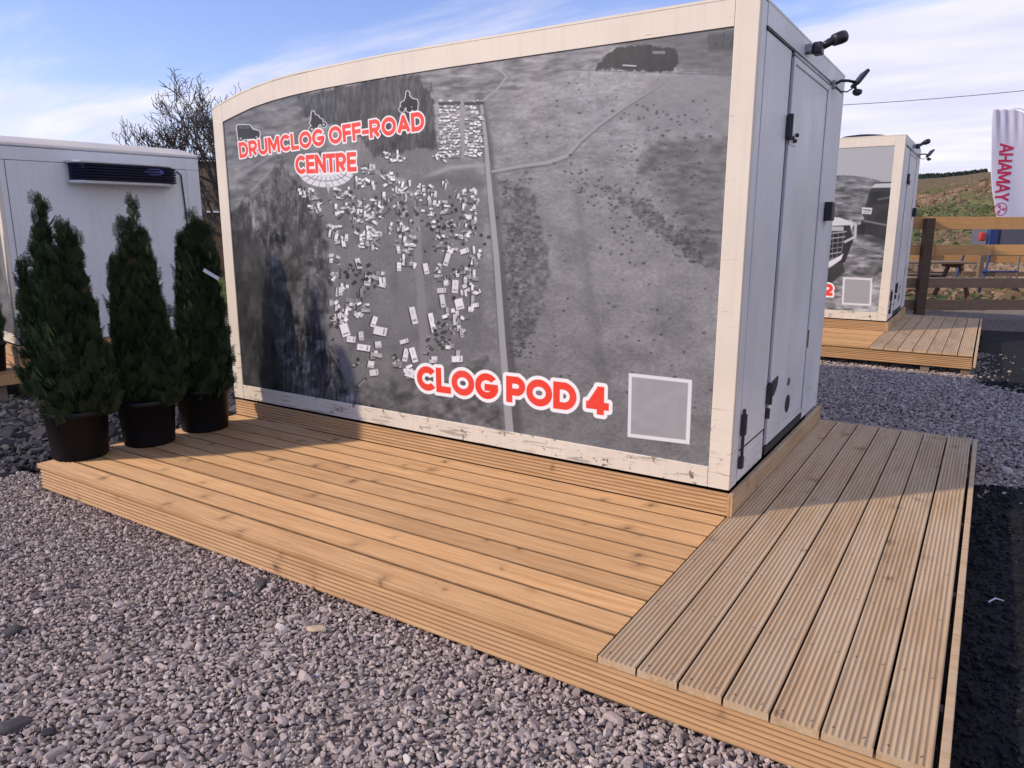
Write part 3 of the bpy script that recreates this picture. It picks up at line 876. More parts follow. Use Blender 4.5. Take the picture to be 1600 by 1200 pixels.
# ------------------------------------------------------------------ pods
PL, PW, PH = 4.06, 2.29, 2.42
TOPLINE = [(0.0, 2.42), (-1.9, 2.422), (-2.3, 2.42), (-2.7, 2.409), (-3.07, 2.397), (-3.33, 2.379), (-3.55, 2.352), (-3.75, 2.316), (-3.90, 2.281), (-4.015, 2.254), (-4.045, 2.243), (-4.06, 2.222)]
INNER = [(-0.118, 2.288), (-1.8, 2.288), (-2.32, 2.282), (-2.60, 2.276), (-2.89, 2.268), (-3.21, 2.250), (-3.40, 2.233), (-3.60, 2.207), (-3.78, 2.170), (-3.943, 2.133)]


def strip_y(mb, top, bot, y0, y1, mi=0):
    """band between two equally long lines in (x, z), pulled along y"""
    n = len(top)
    for i in range(n - 1):
        mb.prism_y([top[i], top[i + 1], bot[i + 1], bot[i]], y0, y1, mi)


def interp(line, x):
    xs = [q[0] for q in line][::-1]; zs = [q[1] for q in line][::-1]
    return float(np.interp(x, xs, zs))


def make_pod(root, printed, end, flip=False):
    """pod: long side on y = 0, x from -PL to 0. end: 'door' or 'fridge' on the x = 0 face. flip mirrors the roof line."""
    fx = (lambda x: -PL - x) if flip else (lambda x: x)
    top = [(fx(x), z) for x, z in TOPLINE]
    if flip: top = top[::-1]
    # shell behind the frame
    core = MB()
    pol = [(x + (0.012 if x < -PL + .02 else (-0.012 if x > -.02 else 0)), z - 0.014) for x, z in top]
    pol = pol + [(-PL + .012, 0.012), (-0.012, 0.012)]
    core.prism_y(pol, 0.02, PW - 0.01)
    core.build('shell', PANELW, root)
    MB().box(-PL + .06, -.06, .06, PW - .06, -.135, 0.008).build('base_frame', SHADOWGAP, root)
    # roof skin with a small overhang
    rf = MB()
    strip_y(rf, top, [(x, z - .012) for x, z in top], -0.002, PW)
    rf.build('roof', CREAM, root)
    # printed side
    me = bpy.data.meshes.new('printed_side')
    xs = np.unique(np.concatenate([np.linspace(-3.945, -.117, 25)]))
    inner = [(fx(x), z) for x, z in INNER]
    if flip: inner = inner[::-1]
    vs_, fs_ = [], []
    for x in xs:
        vs_ += [(x, 0.008, .105), (x, 0.008, interp(inner, x) + .006)]
    for i in range(len(xs) - 1):
        fs_.append((2 * i, 2 * i + 2, 2 * i + 3, 2 * i + 1))
    me.from_pydata(vs_, [], fs_)
    uvl = me.uv_layers.new(name='UVMap')
    for lp in me.loops:
        x, y, z = vs_[lp.vertex_index]
        uvl.data[lp.index].uv = ((x - MX0) / (MX1 - MX0), (z - MZ0) / (MZ1 - MZ0))
    me.materials.append(printed)
    o = bpy.data.objects.new('printed_side', me); COL.objects.link(o); o.parent = root
    # frame round it
    fr = MB()
    it = [interp(top, x) - .013 for x, z in inner]
    strip_y(fr, [(x, t) for (x, z), t in zip(inner, it)], inner, 0.0, 0.018)
    fr.build('top_rail', CREAM, root)
    for a, b in ((-.118, 0.0), (-PL, -3.943)):
        m = MB()
        xs2 = np.linspace(a, b, 5)
        bb = [(x, 0.0) for x in xs2]
        tt = [(x, interp(top, x) - .013) for x in xs2]
        if a > -1: m.box(a + .0015, b, -0.001, .035, 0.0, interp(top, -.02) - .013)
        else: m.prism_y([(a, 0), (b - .0015, 0), (b - .0015, interp(inner, b) if not flip else interp(inner, b)), (a, interp(top, a + .02) - .09 if not flip else interp(top, a) - .02)], -0.001, .035)
        m.build('corner_post', CREAM, root, bevel=.004)
    MB().box(-3.9425, -.1180, 0.0, .018, 0.0, .112).build('bottom_rail', CREAM, root, bevel=.003)
    if not flip:                                             # upper left corner cap of the rail
        m = MB()
        m.prism_y([(-PL, interp(top, -PL + .02) - .088), (-3.9445, 2.128), (-3.9445, interp(top, -3.9445) - .013), (-4.015, 2.24), (-4.046, 2.229), (-PL + .001, 2.208)], -0.0005, .030)
        m.build('corner_cap', CREAM, root)
    # ---- the x = 0 face
    if end == 'door':
        zt = 2.42
        MB().box(-.010, .0, .036, .128, 0.0, zt - .016).build('end_post', ENDWHITE, root, bevel=.006)
        MB().box(-.010, .002, 2.235, PW - .002, 0.0, zt - .016).build('end_post', ENDWHITE, root, bevel=.006)
        MB().box(-.010, .003, .130, 2.233, 2.302, zt - .016).build('header_panel', ENDWHITE, root, bevel=.003)
        s = MB().box(-.010, .007, .130, 1.80, 2.286, 2.2995)
        s.build('header_seal', SEAL, root)
        MB().box(-.010, 0.001, .140, .655, .188, 2.284).build('end_panel', ENDWHITE, root, bevel=.003)
        MB().box(-.010, -.002, .140, .655, .150, .186).build('panel_strip', ENDWHITE, root, bevel=.003)
        MB().box(-.010, -.0005, .140, .655, .006, .148).build('kick_panel', ENDWHITE, root, bevel=.003)
        MB().box(-.012, .002, .145, .655, .180, .1885).build('panel_seal', SEAL, root)
        MB().box(-.010, 0.001, 1.735, 2.2335, .16, 2.284).build('end_panel', ENDWHITE, root, bevel=.003)
        MB().box(-.010, -.001, 1.735, 2.2335, .006, .155).build('kick_panel', ENDWHITE, root, bevel=.003)
        dr = MB().box(-.012, .010, .702, 1.700, .075, 2.268)
        door = dr.build('door', ENDWHITE, root, bevel=.004)
        for (a, b, c, d, e) in ((.6552, .7005, .02, 2.284, -.006), (1.7015, 1.7345, .02, 2.284, .004)):
            MB().box(-.012, e, a, b, c, d).build('door_seal', SEAL if a < 1 else GREYM, root)
        MB().box(-.0112, .0125, .6885, 1.7015, 2.2695, 2.2845).build('door_head_trim', GREYM, root)
        MB().box(.0105, .0145, .74, 1.655, 2.225, 2.233).build('door_groove', GREYM, door)
        MB().box(.0105, .0145, 1.648, 1.655, .10, 2.2245).build('door_groove', GREYM, door)
        MB().box(-.012, .006, .690, 1.700, .012, .062).build('threshold', SEAL, root)
        # hinges
        for z0, z1, big in ((1.83, 1.965, True), (.335, .465, False)):
            h = MB().tube([(.018, .672, z0), (.018, .672, z1)], .015, 10)
            h.box(0.002, .022, .640, .668, z0 + .01, z1 - .01)
            hg = h.build('hinge', SEAL, root)
            p = MB()
            if big:
                p.box(.0105, .016, .700, .83, z0 + .012, z1 + .005)
                p.box(.0105, .014, .700, .86, z0 - .02, z0 + .010)
            else:
                p.prism_x([(.695, z0 + .03), (.70, z1 - .005), (.86, z1 + .01), (.85, z1 - .045), (.78, z0 + .035)], .0105, .017)
            p.build('hinge_plate', ZINC if big else SEAL, hg)
        for (yy, zz) in ((.73, 1.845), (.79, 1.835), (.83, 1.87)):
            MB().tube([(.014, yy, zz), (.026, yy + .01, zz)], .011, 8).build('hinge_bolt', SEAL, root)
        MB().tube([(.012, .668, .25), (.012, .668, .31)], .014, 8).build('lower_catch', SEAL, root)
        # lock bar at the near corner
        lb = MB().tube([(.014, .155, .10), (.014, .15, .415)], .009, 8)
        lb.box(0.001, .026, .135, .175, .27, .385)
        lb.box(0.001, .024, .130, .17, .085, .15)
        lb.build('lock_bar', SEAL, root, bevel=.003)
        # recessed oval pull, key hole
        ov = MB().tube([(.0098, 1.19, .235), (.0135, 1.19, .235)], 1.0, 24)
        ov.v = [(x, 1.19 + (y - 1.19) * .062, .235 + (z - .235) * .058) for x, y, z in ov.v]
        ov.build('door_pull', BLACKP, door)
        kh = MB().tube([(.0098, 1.17, .385), (.018, 1.17, .385)], .026, 16)
        kh.build('key_escutcheon', STEEL, door)
        MB().box(.0105, .016, 1.655, 1.698, .54, .66).build('rust_scar', RUST, root)
        # black junction box beside the door
        jb = MB().box(0.001, .055, 1.92, 2.035, 1.405, 1.535)
        jb.build('socket_box', BLACKP, root, bevel=.008)
        # camera lamp over the door
        wl = MB().box(.003, .055, .93, 1.05, 2.315, 2.385)
        lampo = wl.build('wall_lamp', GREYM, root, bevel=.01)
        q = MB().box(.056, .135, .955, 1.075, 2.300, 2.400); q.build('lamp_body', BLACKP, lampo, bevel=.015)
        q = MB().tube([(.11, 1.06, 2.37), (.165, 1.10, 2.41), (.22, 1.13, 2.438)], [.030, .034, .030], 12); q.build('lamp_arm', BLACKP, lampo, smooth=True)
        q = MB()
        c0 = Vector((.235, 1.14, 2.442)); dv = Vector((.55, .60, .30)).normalized()
        q.tube([c0 - dv * .065, c0 - dv * .055, c0 + dv * .02, c0 + dv * .055, c0 + dv * .07], [.03, .050, .054, .050, .032], 18)
        q.build('lamp_head', BLACKP, lampo, smooth=True)
        lampo.scale = (.66, .66, .66); lampo.location = (0, .99 * .34, 2.36 * .34)
        # twin floodlight at the far corner
        fl = MB().box(.003, .03, 1.80, 1.90, 2.255, 2.33)
        flo = fl.build('floodlight', GREYM, root, bevel=.006)
        MB().tube([(.03, 1.85, 2.30), (.07, 1.87, 2.325), (.13, 1.90, 2.325), (.19, 1.93, 2.31)], .014, 8).build('floodlight_arm', BLACKP, flo, smooth=True)
        MB().tube([(.03, 1.84, 2.27), (.07, 1.86, 2.225), (.13, 1.89, 2.22), (.18, 1.93, 2.26)], .007, 6).build('cable', BLACKP, flo, smooth=True)
        MB().box(-.017, .017, -.075, .075, -.085, .085).build('floodlight_head', BLACKP, flo, bevel=.008)
        hd = flo.children[-1]
        hd.location = (.225, 1.97, 2.345); hd.rotation_euler = (radians(-12), radians(38), radians(28))
        q = MB().tube([(.19, 1.935, 2.275), (.20, 1.94, 2.235)], .014, 8)
        q.lathe([(.02, 0), (.045, .02), (.045, .05), (.02, .06)], 14, (.215, 1.945, 2.185))
        q.build('motion_sensor', BLACKP, flo, smooth=False)
        flo.scale = (.68, .68, .68); flo.location = (0, 1.87 * .32, 2.30 * .32)
    else:
        zt = 2.18
        MB().box(-.010, .0, .036, .100, 0.0, zt).build('end_post', PANELW, root, bevel=.004)
        MB().box(-.010, .0, PW - .17, PW - .002, 0.0, zt - .125).build('end_post', PANELW, root, bevel=.004)
        MB().box(-.010, 0.0, .103, PW - .173, 0.0, zt - .125).build('end_panel', PANELW, root)
        MB().box(-.012, .0005, .036, PW - .002, zt - .122, zt + .02).build('header_panel', PANELW, root, bevel=.004)
        q = MB().box(-.012, .004, .100, .1028, 0, zt - .124); q.build('panel_seam', SEAL, root)
        MB().box(-.012, .0025, .036, PW - .173, zt - .1246, zt - .1205).build('header_seam', SEAL, root)
        MB().prism_x([(0.0, zt + .02), (PW, zt + .02), (PW, zt + .042), (0.0, zt + .042)], -.03, .004).build('roof_edge', GREYM, root, bevel=.012)
        # refrigeration unit: pale housing, dark slatted front with a bulge
        def outline(y0, y1, d):
            d = d * 1.25
            pts = [(0.002, y0)]
            for t in np.linspace(0, 1, 13):
                pts.append((d * (1 - (2 * t - 1) ** 4 * .30) * min(1, .55 + t * 5, .55 + (1 - t) * 5), y0 + (y1 - y0) * t))
            pts.append((0.002, y1))
            return pts
        def slab(mb, y0, y1, d, z0, z1):
            pl = outline(y0, y1, d)
            n = len(pl)
            vs = [(x, y, z0) for x, y in pl] + [(x, y, z1) for x, y in pl]
            mb.add(vs, [tuple(range(n))[::-1], tuple(range(n, 2 * n))] + [(i, (i + 1) % n, (i + 1) % n + n, i + n) for i in range(n)])
        ya, yb, za, zb = FRIDGE
        un = MB(); slab(un, ya, yb, .20, zb - .02, zb + .012); hs = un.build('refrigeration_unit', UNITW, root, bevel=.012)
        un = MB(); slab(un, ya, yb, .20, za - .02, za + .018); un.build('lower_housing', UNITW, hs, bevel=.012)
        un = MB(); slab(un, ya + .04, yb + .02, .19, za + .0185, zb - .0205); un.build('grille_back', NAVY, hs)
        N = 6
        for k in range(N):
            z = za + .02 + (zb - .02 - za - .02) * (k + .5) / N
            sl = MB(); slab(sl, ya + .03, yb + .035, .222, z - .012, z + .008)
            sl.build('grille_slat', NAVY, hs)
        bd = MB().tube([(.20, yb - .30, (za + zb) / 2 + .03), (.268, yb - .30, (za + zb) / 2 + .03)], 1.0, 24)
        bd.v = [(x, yb - .30 + (y - yb + .30) * .115, (za + zb) / 2 + .03 + (z - (za + zb) / 2 - .03) * .040) for x, y, z in bd.v]
        bd.build('oval_badge', NAVYB, hs)
        MB().tube([(.012, PW - .30, zt - .15), (.02, PW - .25, zt - .19), (.014, PW - .235, zt - .45), (.012, PW - .215, zt - .95), (.012, PW - .20, .3)], .009, 6).build('cable', BLACKP, root)
    return root


FRIDGE = (0.70, 1.90, 1.845, 2.075)


# ------------------------------------------------------------------ decks
def profile(w, t, n, depth, margin=.012, per=8, ch=.004):
    """cross section (y across 0..w, z 0..t) of a grooved board, top wavy"""
    pr = [(0, 0), (w, 0), (w, t - ch), (w - ch, t)]
    for k in range(n * per, -1, -1):
        u = k / (n * per)
        c = 0.5 - 0.5 * cos(2 * pi * n * u)
        pr.append((margin + (w - 2 * margin) * u, t - depth * (c ** 0.7)))
    pr += [(ch, t), (0, t - ch)]
    return pr


def board_mesh(name, length, w, t, n, depth, mat, edge=None, edge2=False, **kw):
    pr = profile(w, t, n, depth, **kw)
    m = MB()
    m.prism_x(pr, 0, length)
    me = bpy.data.meshes.new(name)
    me.from_pydata(m.v, [], m.f)
    me.materials.append(mat)
    if edge:                                                 # sawn edges, painted dark as the shade in the gaps
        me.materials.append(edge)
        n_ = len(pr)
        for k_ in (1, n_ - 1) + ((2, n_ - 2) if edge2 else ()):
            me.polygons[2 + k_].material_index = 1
    me.update()
    import bmesh
    bm = bmesh.new(); bm.from_mesh(me); bmesh.ops.recalc_face_normals(bm, faces=bm.faces); bm.to_mesh(me); bm.free()
    return me


def place(name, me, root, loc, rot=(0, 0, 0)):
    o = bpy.data.objects.new(name, me)
    COL.objects.link(o)
    o.parent = root
    o.location = loc
    o.rotation_euler = rot
    return o


BT = .028
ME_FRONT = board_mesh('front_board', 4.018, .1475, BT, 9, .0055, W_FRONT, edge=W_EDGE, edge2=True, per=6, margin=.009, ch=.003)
ME_NOSE = board_mesh('front_board', 4.018, .1465, BT, 9, .0055, W_FRONT, per=6, margin=.009, ch=.005)
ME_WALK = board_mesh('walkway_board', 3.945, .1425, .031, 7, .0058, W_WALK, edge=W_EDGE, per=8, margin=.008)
ME_FASC = board_mesh('fascia', 5.07, .145, .024, 6, .0055, W_FASCIA, per=8, margin=.010)
ME_PLIN = board_mesh('plinth', 4.02, .119, .026, 5, .005, W_FASCIA, per=7, margin=.006)
ME_SMOOTH = board_mesh('smooth_plinth', 2.36, .119, .026, 1, .0, W_WALK, per=2)


def make_deck(root, front=1.53, zdrop=0.0, posts=()):
    """deck top at local z = 0, pod corner at (0, 0); front boards along x, walkway boards along y on the right"""
    n = 10
    random.seed(3)
    for k in range(n):
        place('deck_board', ME_FRONT if k else ME_NOSE, root, (-4.02, -1.55 + k * .1528, -BT + random.uniform(-.0008, .0008)))
    for k in range(7):
        x = .148 + k * .1500 + random.uniform(-.001, .001)
        place('deck_board', ME_WALK, root, (x, -1.556 + random.uniform(-.004, .004), -BT - .001 + random.uniform(-.001, .001)), (0, 0, pi / 2))
    # fascia along the front: grooves face -y
    o = place('fascia_board', ME_FASC, root, (-4.02, -1.532, -BT - .0015 - .145), (radians(90), 0, 0))
    o.location.y = -1.512
    # right edge board, smooth top, set off by a dark gap
    MB().box(1.0635, 1.090, -1.5445, 2.392, -.150, -0.002).build('edge_board', W_WALK, root, bevel=.003)
    # left edge board
    m = MB().box(-4.018, -3.996, -1.518, -.01, -.173, -BT - .002); m.build('fascia_board', W_FASCIA, root, bevel=.003)
    # back edge below the walkway
    MB().box(.03, 1.06, 2.352, 2.374, -.173, -BT - .002).build('fascia_board', W_WALK, root, bevel=.003)
    # plinth round the pod
    place('plinth_board', ME_PLIN, root, (-4.02, -.002, .002), (radians(90), 0, 0))
    place('plinth_board', ME_SMOOTH, root, (.003, -.028, .002), (radians(90), 0, radians(90)))
    q = MB().tube([(.013, -.014, .002), (.013, -.014, .120)], .0165, 14)
    q.build('corner_bead', W_FASCIA, root, smooth=False)
    # joists underneath
    for x in (-3.9, -2.9, -1.9, -.9, -.02):
        MB().box(x, x + .045, -1.515, -.05, -.173, -BT - .003).build('joist', W_OLD, root)
    for y in (-1.2, -.3, .6, 1.5, 2.3):
        MB().box(.06, 1.06, y, y + .045, -.17, -BT - .003).build('joist', W_OLD, root)
    for (x, y, h) in posts:
        MB().box(x, x + .09, y, y + .09, -.173 - h, -.1735).build('support_post', W_OLD, root)


# pod 4
deck = empty('wooden_deck', (0, 0, .181))
make_deck(deck)
tag(deck, 'large honey coloured wooden deck with grey brown walkway in the foreground', 'deck')
pod = empty('cargo_pod', (0, 0, PODZ))
make_pod(pod, print_mat('aerial_print', paint_aerial().image('aerial_print')), 'door')
tag(pod, 'big cream framed pod lettered CLOG POD 4 with aerial car park picture', 'pod')

# pod 2
deck2 = empty('wooden_deck', (-.075, 7.386, .297))
make_deck(deck2, posts=((-.85, -1.50, .2), (.55, -1.50, .2), (.95, -1.50, .2), (.95, 2.2, .2), (-2.2, -1.5, .2)))
tag(deck2, 'smaller looking wooden deck on short posts behind the gravel at right', 'deck')
pod2 = empty('cargo_pod', (-.075, 7.386, .432))
make_pod(pod2, print_mat('offroad_print', paint_offroad().image('offroad_print')), 'door')
vb = MB(); vb.lathe([(.30, 0), (.27, .035), (.12, .055), (.03, .06)], 24, (-.55, .35, 2.42)); vb.build('roof_vent', BLACKP, pod2)
tag(pod2, 'far cream framed pod numbered 2 with a vehicle picture on its side', 'pod')

# pod at the left, seen from its refrigerated end
podl = empty('cargo_pod', (-8.234, .246, .346), radians(-9.1))
make_pod(podl, print_mat('moor_print', paint_moor().image('moor_print')), 'fridge', flip=True)
tag(podl, 'white pod end with a navy refrigeration unit behind the potted conifers', 'pod')
deckl = empty('wooden_deck', (-8.234, .246, .075), radians(-9.1))


def left_deck(root):
    for k in range(2):
        place('deck_board', ME_FRONT, root, (-3.95, -.335 + k * .1528, -BT))
    place('fascia_board', ME_PLIN, root, (-3.95, -.31, -BT - .131), (radians(90), 0, 0))
    for k in range(2):
        place('plinth_board', ME_PLIN, root, (-4.02, -.004, .002 + k * .1335), (radians(90), 0, 0))
    MB().box(.002, .028, -.03, 2.30, .002, .262).build('plinth_board', W_FASCIA, root, bevel=.003)
    MB().box(.045, .068, -.331, 2.3, -.155, -.002).build('edge_board', W_FASCIA, root, bevel=.003)
    for x in (-.10, -1.6, -3.0):
        MB().box(x, x + .1, -.28, -.18, -.40, -.16).build('support_post', W_OLD, root)


left_deck(deckl)
tag(deckl, 'narrow timber deck edge under the white pod at the far left', 'deck')


# ------------------------------------------------------------------ potted conifers
def leaf_mat():
    m = Mat('thuja_foliage', 0.6, 0.25)
    a = m.n('ShaderNodeAttribute'); a.attribute_name = 'tone'
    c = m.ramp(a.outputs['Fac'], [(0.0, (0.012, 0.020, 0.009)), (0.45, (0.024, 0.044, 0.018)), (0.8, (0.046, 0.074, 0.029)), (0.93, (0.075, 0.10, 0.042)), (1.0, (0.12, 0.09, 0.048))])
    m.col(c)
    return m.m


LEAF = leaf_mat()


def foliage(root, lobes, n, seed, brown=0.012):
    lobes = [(a, b, c, d, e * (.70 if e > .1 else .95), f) for a, b, c, d, e, f in lobes]
    """lobes: (x, y, z0, z1, radius, weight); sprays of flat scaly twigs through each lobe's volume"""
    rg = np.random.default_rng(seed)
    Vs, Fs, Ts = [], [], []
    base = 0
    wsum = sum(l[5] for l in lobes)
    # one flat spray in local (along, side) coordinates: list of quads
    def spray(l):
        quads = []
        def strip(a, b, w):
            d = (b - a); d = d / (np.linalg.norm(d) + 1e-9); p = np.array([-d[1], d[0]]) * w
            mid = a + (b - a) * .62
            quads.append((a - p * .5, mid - p, b, mid + p))
        k = 7
        strip(np.array([0., 0.]), np.array([l, 0.]), .0030)
        for i in range(1, k):
            t = i / k
            s = l * (.46 * (1 - t) + .14)
            for sg in (-1, 1):
                a = np.array([l * (t * .95 + .03 * (sg > 0)), 0.]); ang = radians(30) * sg
                b = a + s * np.array([cos(ang), sin(ang)])
                strip(a, b, .0032)
                if i < 5:
                    for f, an in ((.35, 30), (.62, -26)):
                        a2 = a + (b - a) * f
                        an2 = ang - radians(an) * sg
                        strip(a2, a2 + s * .40 * np.array([cos(an2), sin(an2)]), .0029)
        return np.array(quads)
    protos = [spray(l) for l in (.065, .085, .11, .13)]
    for (lx, ly, z0, z1, rad, wt) in lobes:
        m = int(n * wt / wsum * (1 if rad > .1 else .6))
        for i in range(m):
            t = rg.random() ** 1.25
            prof = (1 - t) ** .92 * (.55 + .45 * min(1, t * 4 + .12)) * 1.08
            lump = 1 + .16 * sin(5 * t * 3 + seed) * cos(3 * lx * 20 + i * 0.0)
            th = rg.random() * 2 * pi
            lump2 = 1 + .16 * sin(3 * th + 7 * t + seed) + .12 * sin(6 * th - 17 * t) + .07 * sin(11 * th + 29 * t)
            r = rad * prof * lump2 * (0.30 + 0.72 * rg.random() ** .55)
            z = z0 + (z1 - z0) * t
            er = np.array([cos(th), sin(th), 0.])
            d = er * (.30 + .35 * rg.random()) * (1 - .5 * t) + np.array([0, 0, .95]) + rg.normal(0, .17, 3)
            d /= np.linalg.norm(d)
            s = np.cross(d, er + rg.normal(0, .6, 3)); s /= np.linalg.norm(s) + 1e-9
            nn = np.cross(d, s)
            pos = np.array([lx, ly, z]) + er * r - d * .03
            q = protos[rg.integers(4)] * (.8 + .5 * rg.random()) * (1.0 if rad > .1 else 1.05)
            L = q[..., 0:1] * d + q[..., 1:2] * s
            L = L + nn * (-.9 * (np.abs(q[..., 1:2])) * .35) + pos
            k = len(q)
            Vs.append(L.reshape(-1, 3)); Fs.append(np.arange(4 * k).reshape(k, 4) + base); base += 4 * k
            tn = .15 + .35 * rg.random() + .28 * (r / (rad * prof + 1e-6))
            if rg.random() < brown * (1.5 - t): tn = 1.0
            Ts.append(np.clip(np.full(k, tn) + rg.normal(0, .05, k), 0, 1))
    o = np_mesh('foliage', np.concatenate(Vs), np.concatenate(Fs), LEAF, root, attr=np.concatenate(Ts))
    return o


def potted(loc, label, lobes, n, seed, rz=0.0, tagged=False):
    r = empty('potted_conifer', loc, rz)
    tag(r, label, 'potted conifer', 'potted conifers along the deck edge')
    p = MB()
    p.lathe([(.135, .004), (.160, 0), (.166, .012), (.188, .285), (.199, .288), (.204, .300), (.204, .322), (.198, .328), (.190, .327), (.186, .295)], 48)
    p.build('pot', POTM, r, smooth=True)
    sp = MB(); sp.lathe([(.02, .296), (.185, .290), (.187, .2985), (.12, .305), (.02, .308)], 30); sp.build('soil', SOIL, r)
    for (lx, ly, z0, z1, rad, wt) in lobes:
        st = MB(); st.tube([(lx * .3, ly * .3, .30), (lx * .8, ly * .8, .30 + (z1 - .3) * .4), (lx, ly, z1 - .08)], [.016, .011, .003], 7)
        st.build('stem', BARK, r, smooth=True)
    foliage(r, lobes, n, seed)
    return r


# camera-right direction on the ground is (.84, .54): lobes are offset along it
def cr(a, b=0.0): return (a * .84 - b * .54, a * .54 + b * .84)


t1 = potted((-3.965, -1.295, .181), 'potted conifer with two tips, nearest of the three and tallest', [
    (*cr(-.075), .30, 1.44, .185, 1.0), (*cr(-.055), 1.05, 1.64, .065, .12), (*cr(-.09), 1.0, 1.52, .06, .08), (*cr(.07, .02), .30, 1.40, .21, 1.0), (*cr(.05), 1.05, 1.46, .07, .10), (*cr(.12), .95, 1.44, .06, .10), (*cr(-.20, -.02), .40, 1.14, .10, .36), (*cr(-.225), .85, 1.26, .045, .06),
    (*cr(.0, -.07), .26, 1.15, .235, 1.0), (*cr(.16, 0), .28, .98, .15, .45)], 6600, 5)
t2 = potted((-3.87, -.865, .181), 'slim cone shaped potted conifer, middle one of the three', [
    (*cr(.0), .30, 1.36, .17, 1.0), (*cr(.045), 1.10, 1.63, .05, .09), (*cr(-.02), 1.05, 1.48, .06, .08), (*cr(.08, .03), .28, 1.24, .20, 1.0), (*cr(-.07, -.05), .30, 1.24, .15, .7), (*cr(.15, 0), .28, .95, .15, .5), (*cr(.09), 1.0, 1.42, .055, .1), (*cr(-.10), .8, 1.2, .05, .06)], 5800, 9)
t3 = potted((-3.87, -.42, .181), 'dense potted conifer with a white tag, right against the picture wall', [
    (*cr(.03), .30, 1.44, .20, 1.0), (*cr(.11, .0), .30, 1.40, .17, .9), (*cr(-.06, .03), .30, 1.30, .155, .8), (*cr(.06, -.08), .26, 1.05, .20, .7), (*cr(.045), 1.1, 1.52, .075, .14), (*cr(.13), 1.1, 1.48, .07, .14), (*cr(-.05), 1.0, 1.42, .06, .1)], 6200, 13)
m = MB().box(-.012, .012, -.0015, .0015, -.06, .06, M=Matrix.Rotation(radians(-58), 4, 'Y') )
tg = m.build('plant_tag', LEAFLET, t3); tg.location = (.30, -.05, 1.17); tg.rotation_euler = (0, 0, radians(33))
t4 = potted((-8.42, -.02, .075), 'potted conifer cut off by the left picture edge before the white pod', [
    (0, 0, .30, 1.60, .24, 1.0), (.08, .03, .30, 1.3, .2, .7)], 2200, 21)


# ------------------------------------------------------------------ ground
def smooth1(a, b, x):
    t = np.clip((x - a) / (b - a), 0, 1)
    return t * t * (3 - 2 * t)


def ground_h(x, y):
    """terrain height"""
    x = np.asarray(x, float); y = np.asarray(y, float)
    h = -0.075 * np.clip(-x - 4.3, 0, 4.5) * smooth1(-6, -2, y)
    h = h + 0.06 * smooth1(2.5, 7, y) * smooth1(-5, -2, x) * smooth1(16, 10, y)
    d = np.hypot(x - 1.0, y + 3.7)
    ang = np.arctan2(x - 1.0, y + 3.7)                     # 0 = north, negative = left
    crest = 5.15 + 0.10 * np.sin(ang * 23 + 1.0) + 1.0 * smooth1(-.075, .0, ang)
    crest = crest * (0.45 + 0.55 * smooth1(-.45, -.02, ang))
    h = h + crest * smooth1(27, 96, d) + 0.35 * smooth1(14, 26, d)
    h = h + 13.5 * smooth1(110, 320, d) * smooth1(-.5, -.1, ang)
    bump = (fbm(x * .18 + 50, y * .18 + 50, 4, 5) - .5) * 1.0 * smooth1(24, 60, d) * (1 - .7 * smooth1(75, 100, d))
    return h + bump


def graded(lo, hi, near0, near1, step, grow=1.16):
    a = list(np.arange(near0, near1 + 1e-6, step))
    s = step
    while a[-1] < hi: s *= grow; a.append(a[-1] + s)
    s = step
    while a[0] > lo: s *= grow; a.insert(0, a[0] - s)
    return np.array(a)


def grid_mesh(name, xs, ys, hf, mat):
    X, Y = np.meshgrid(xs, ys)
    Zg = hf(X, Y)
    V = np.stack([X, Y, Zg], -1).reshape(-1, 3)
    ny, nx = X.shape
    i = np.arange(nx * ny).reshape(ny, nx)
    F = np.stack([i[:-1, :-1], i[:-1, 1:], i[1:, 1:], i[1:, :-1]], -1).reshape(-1, 4)
    return np_mesh(name, V, F, mat, smooth=True)


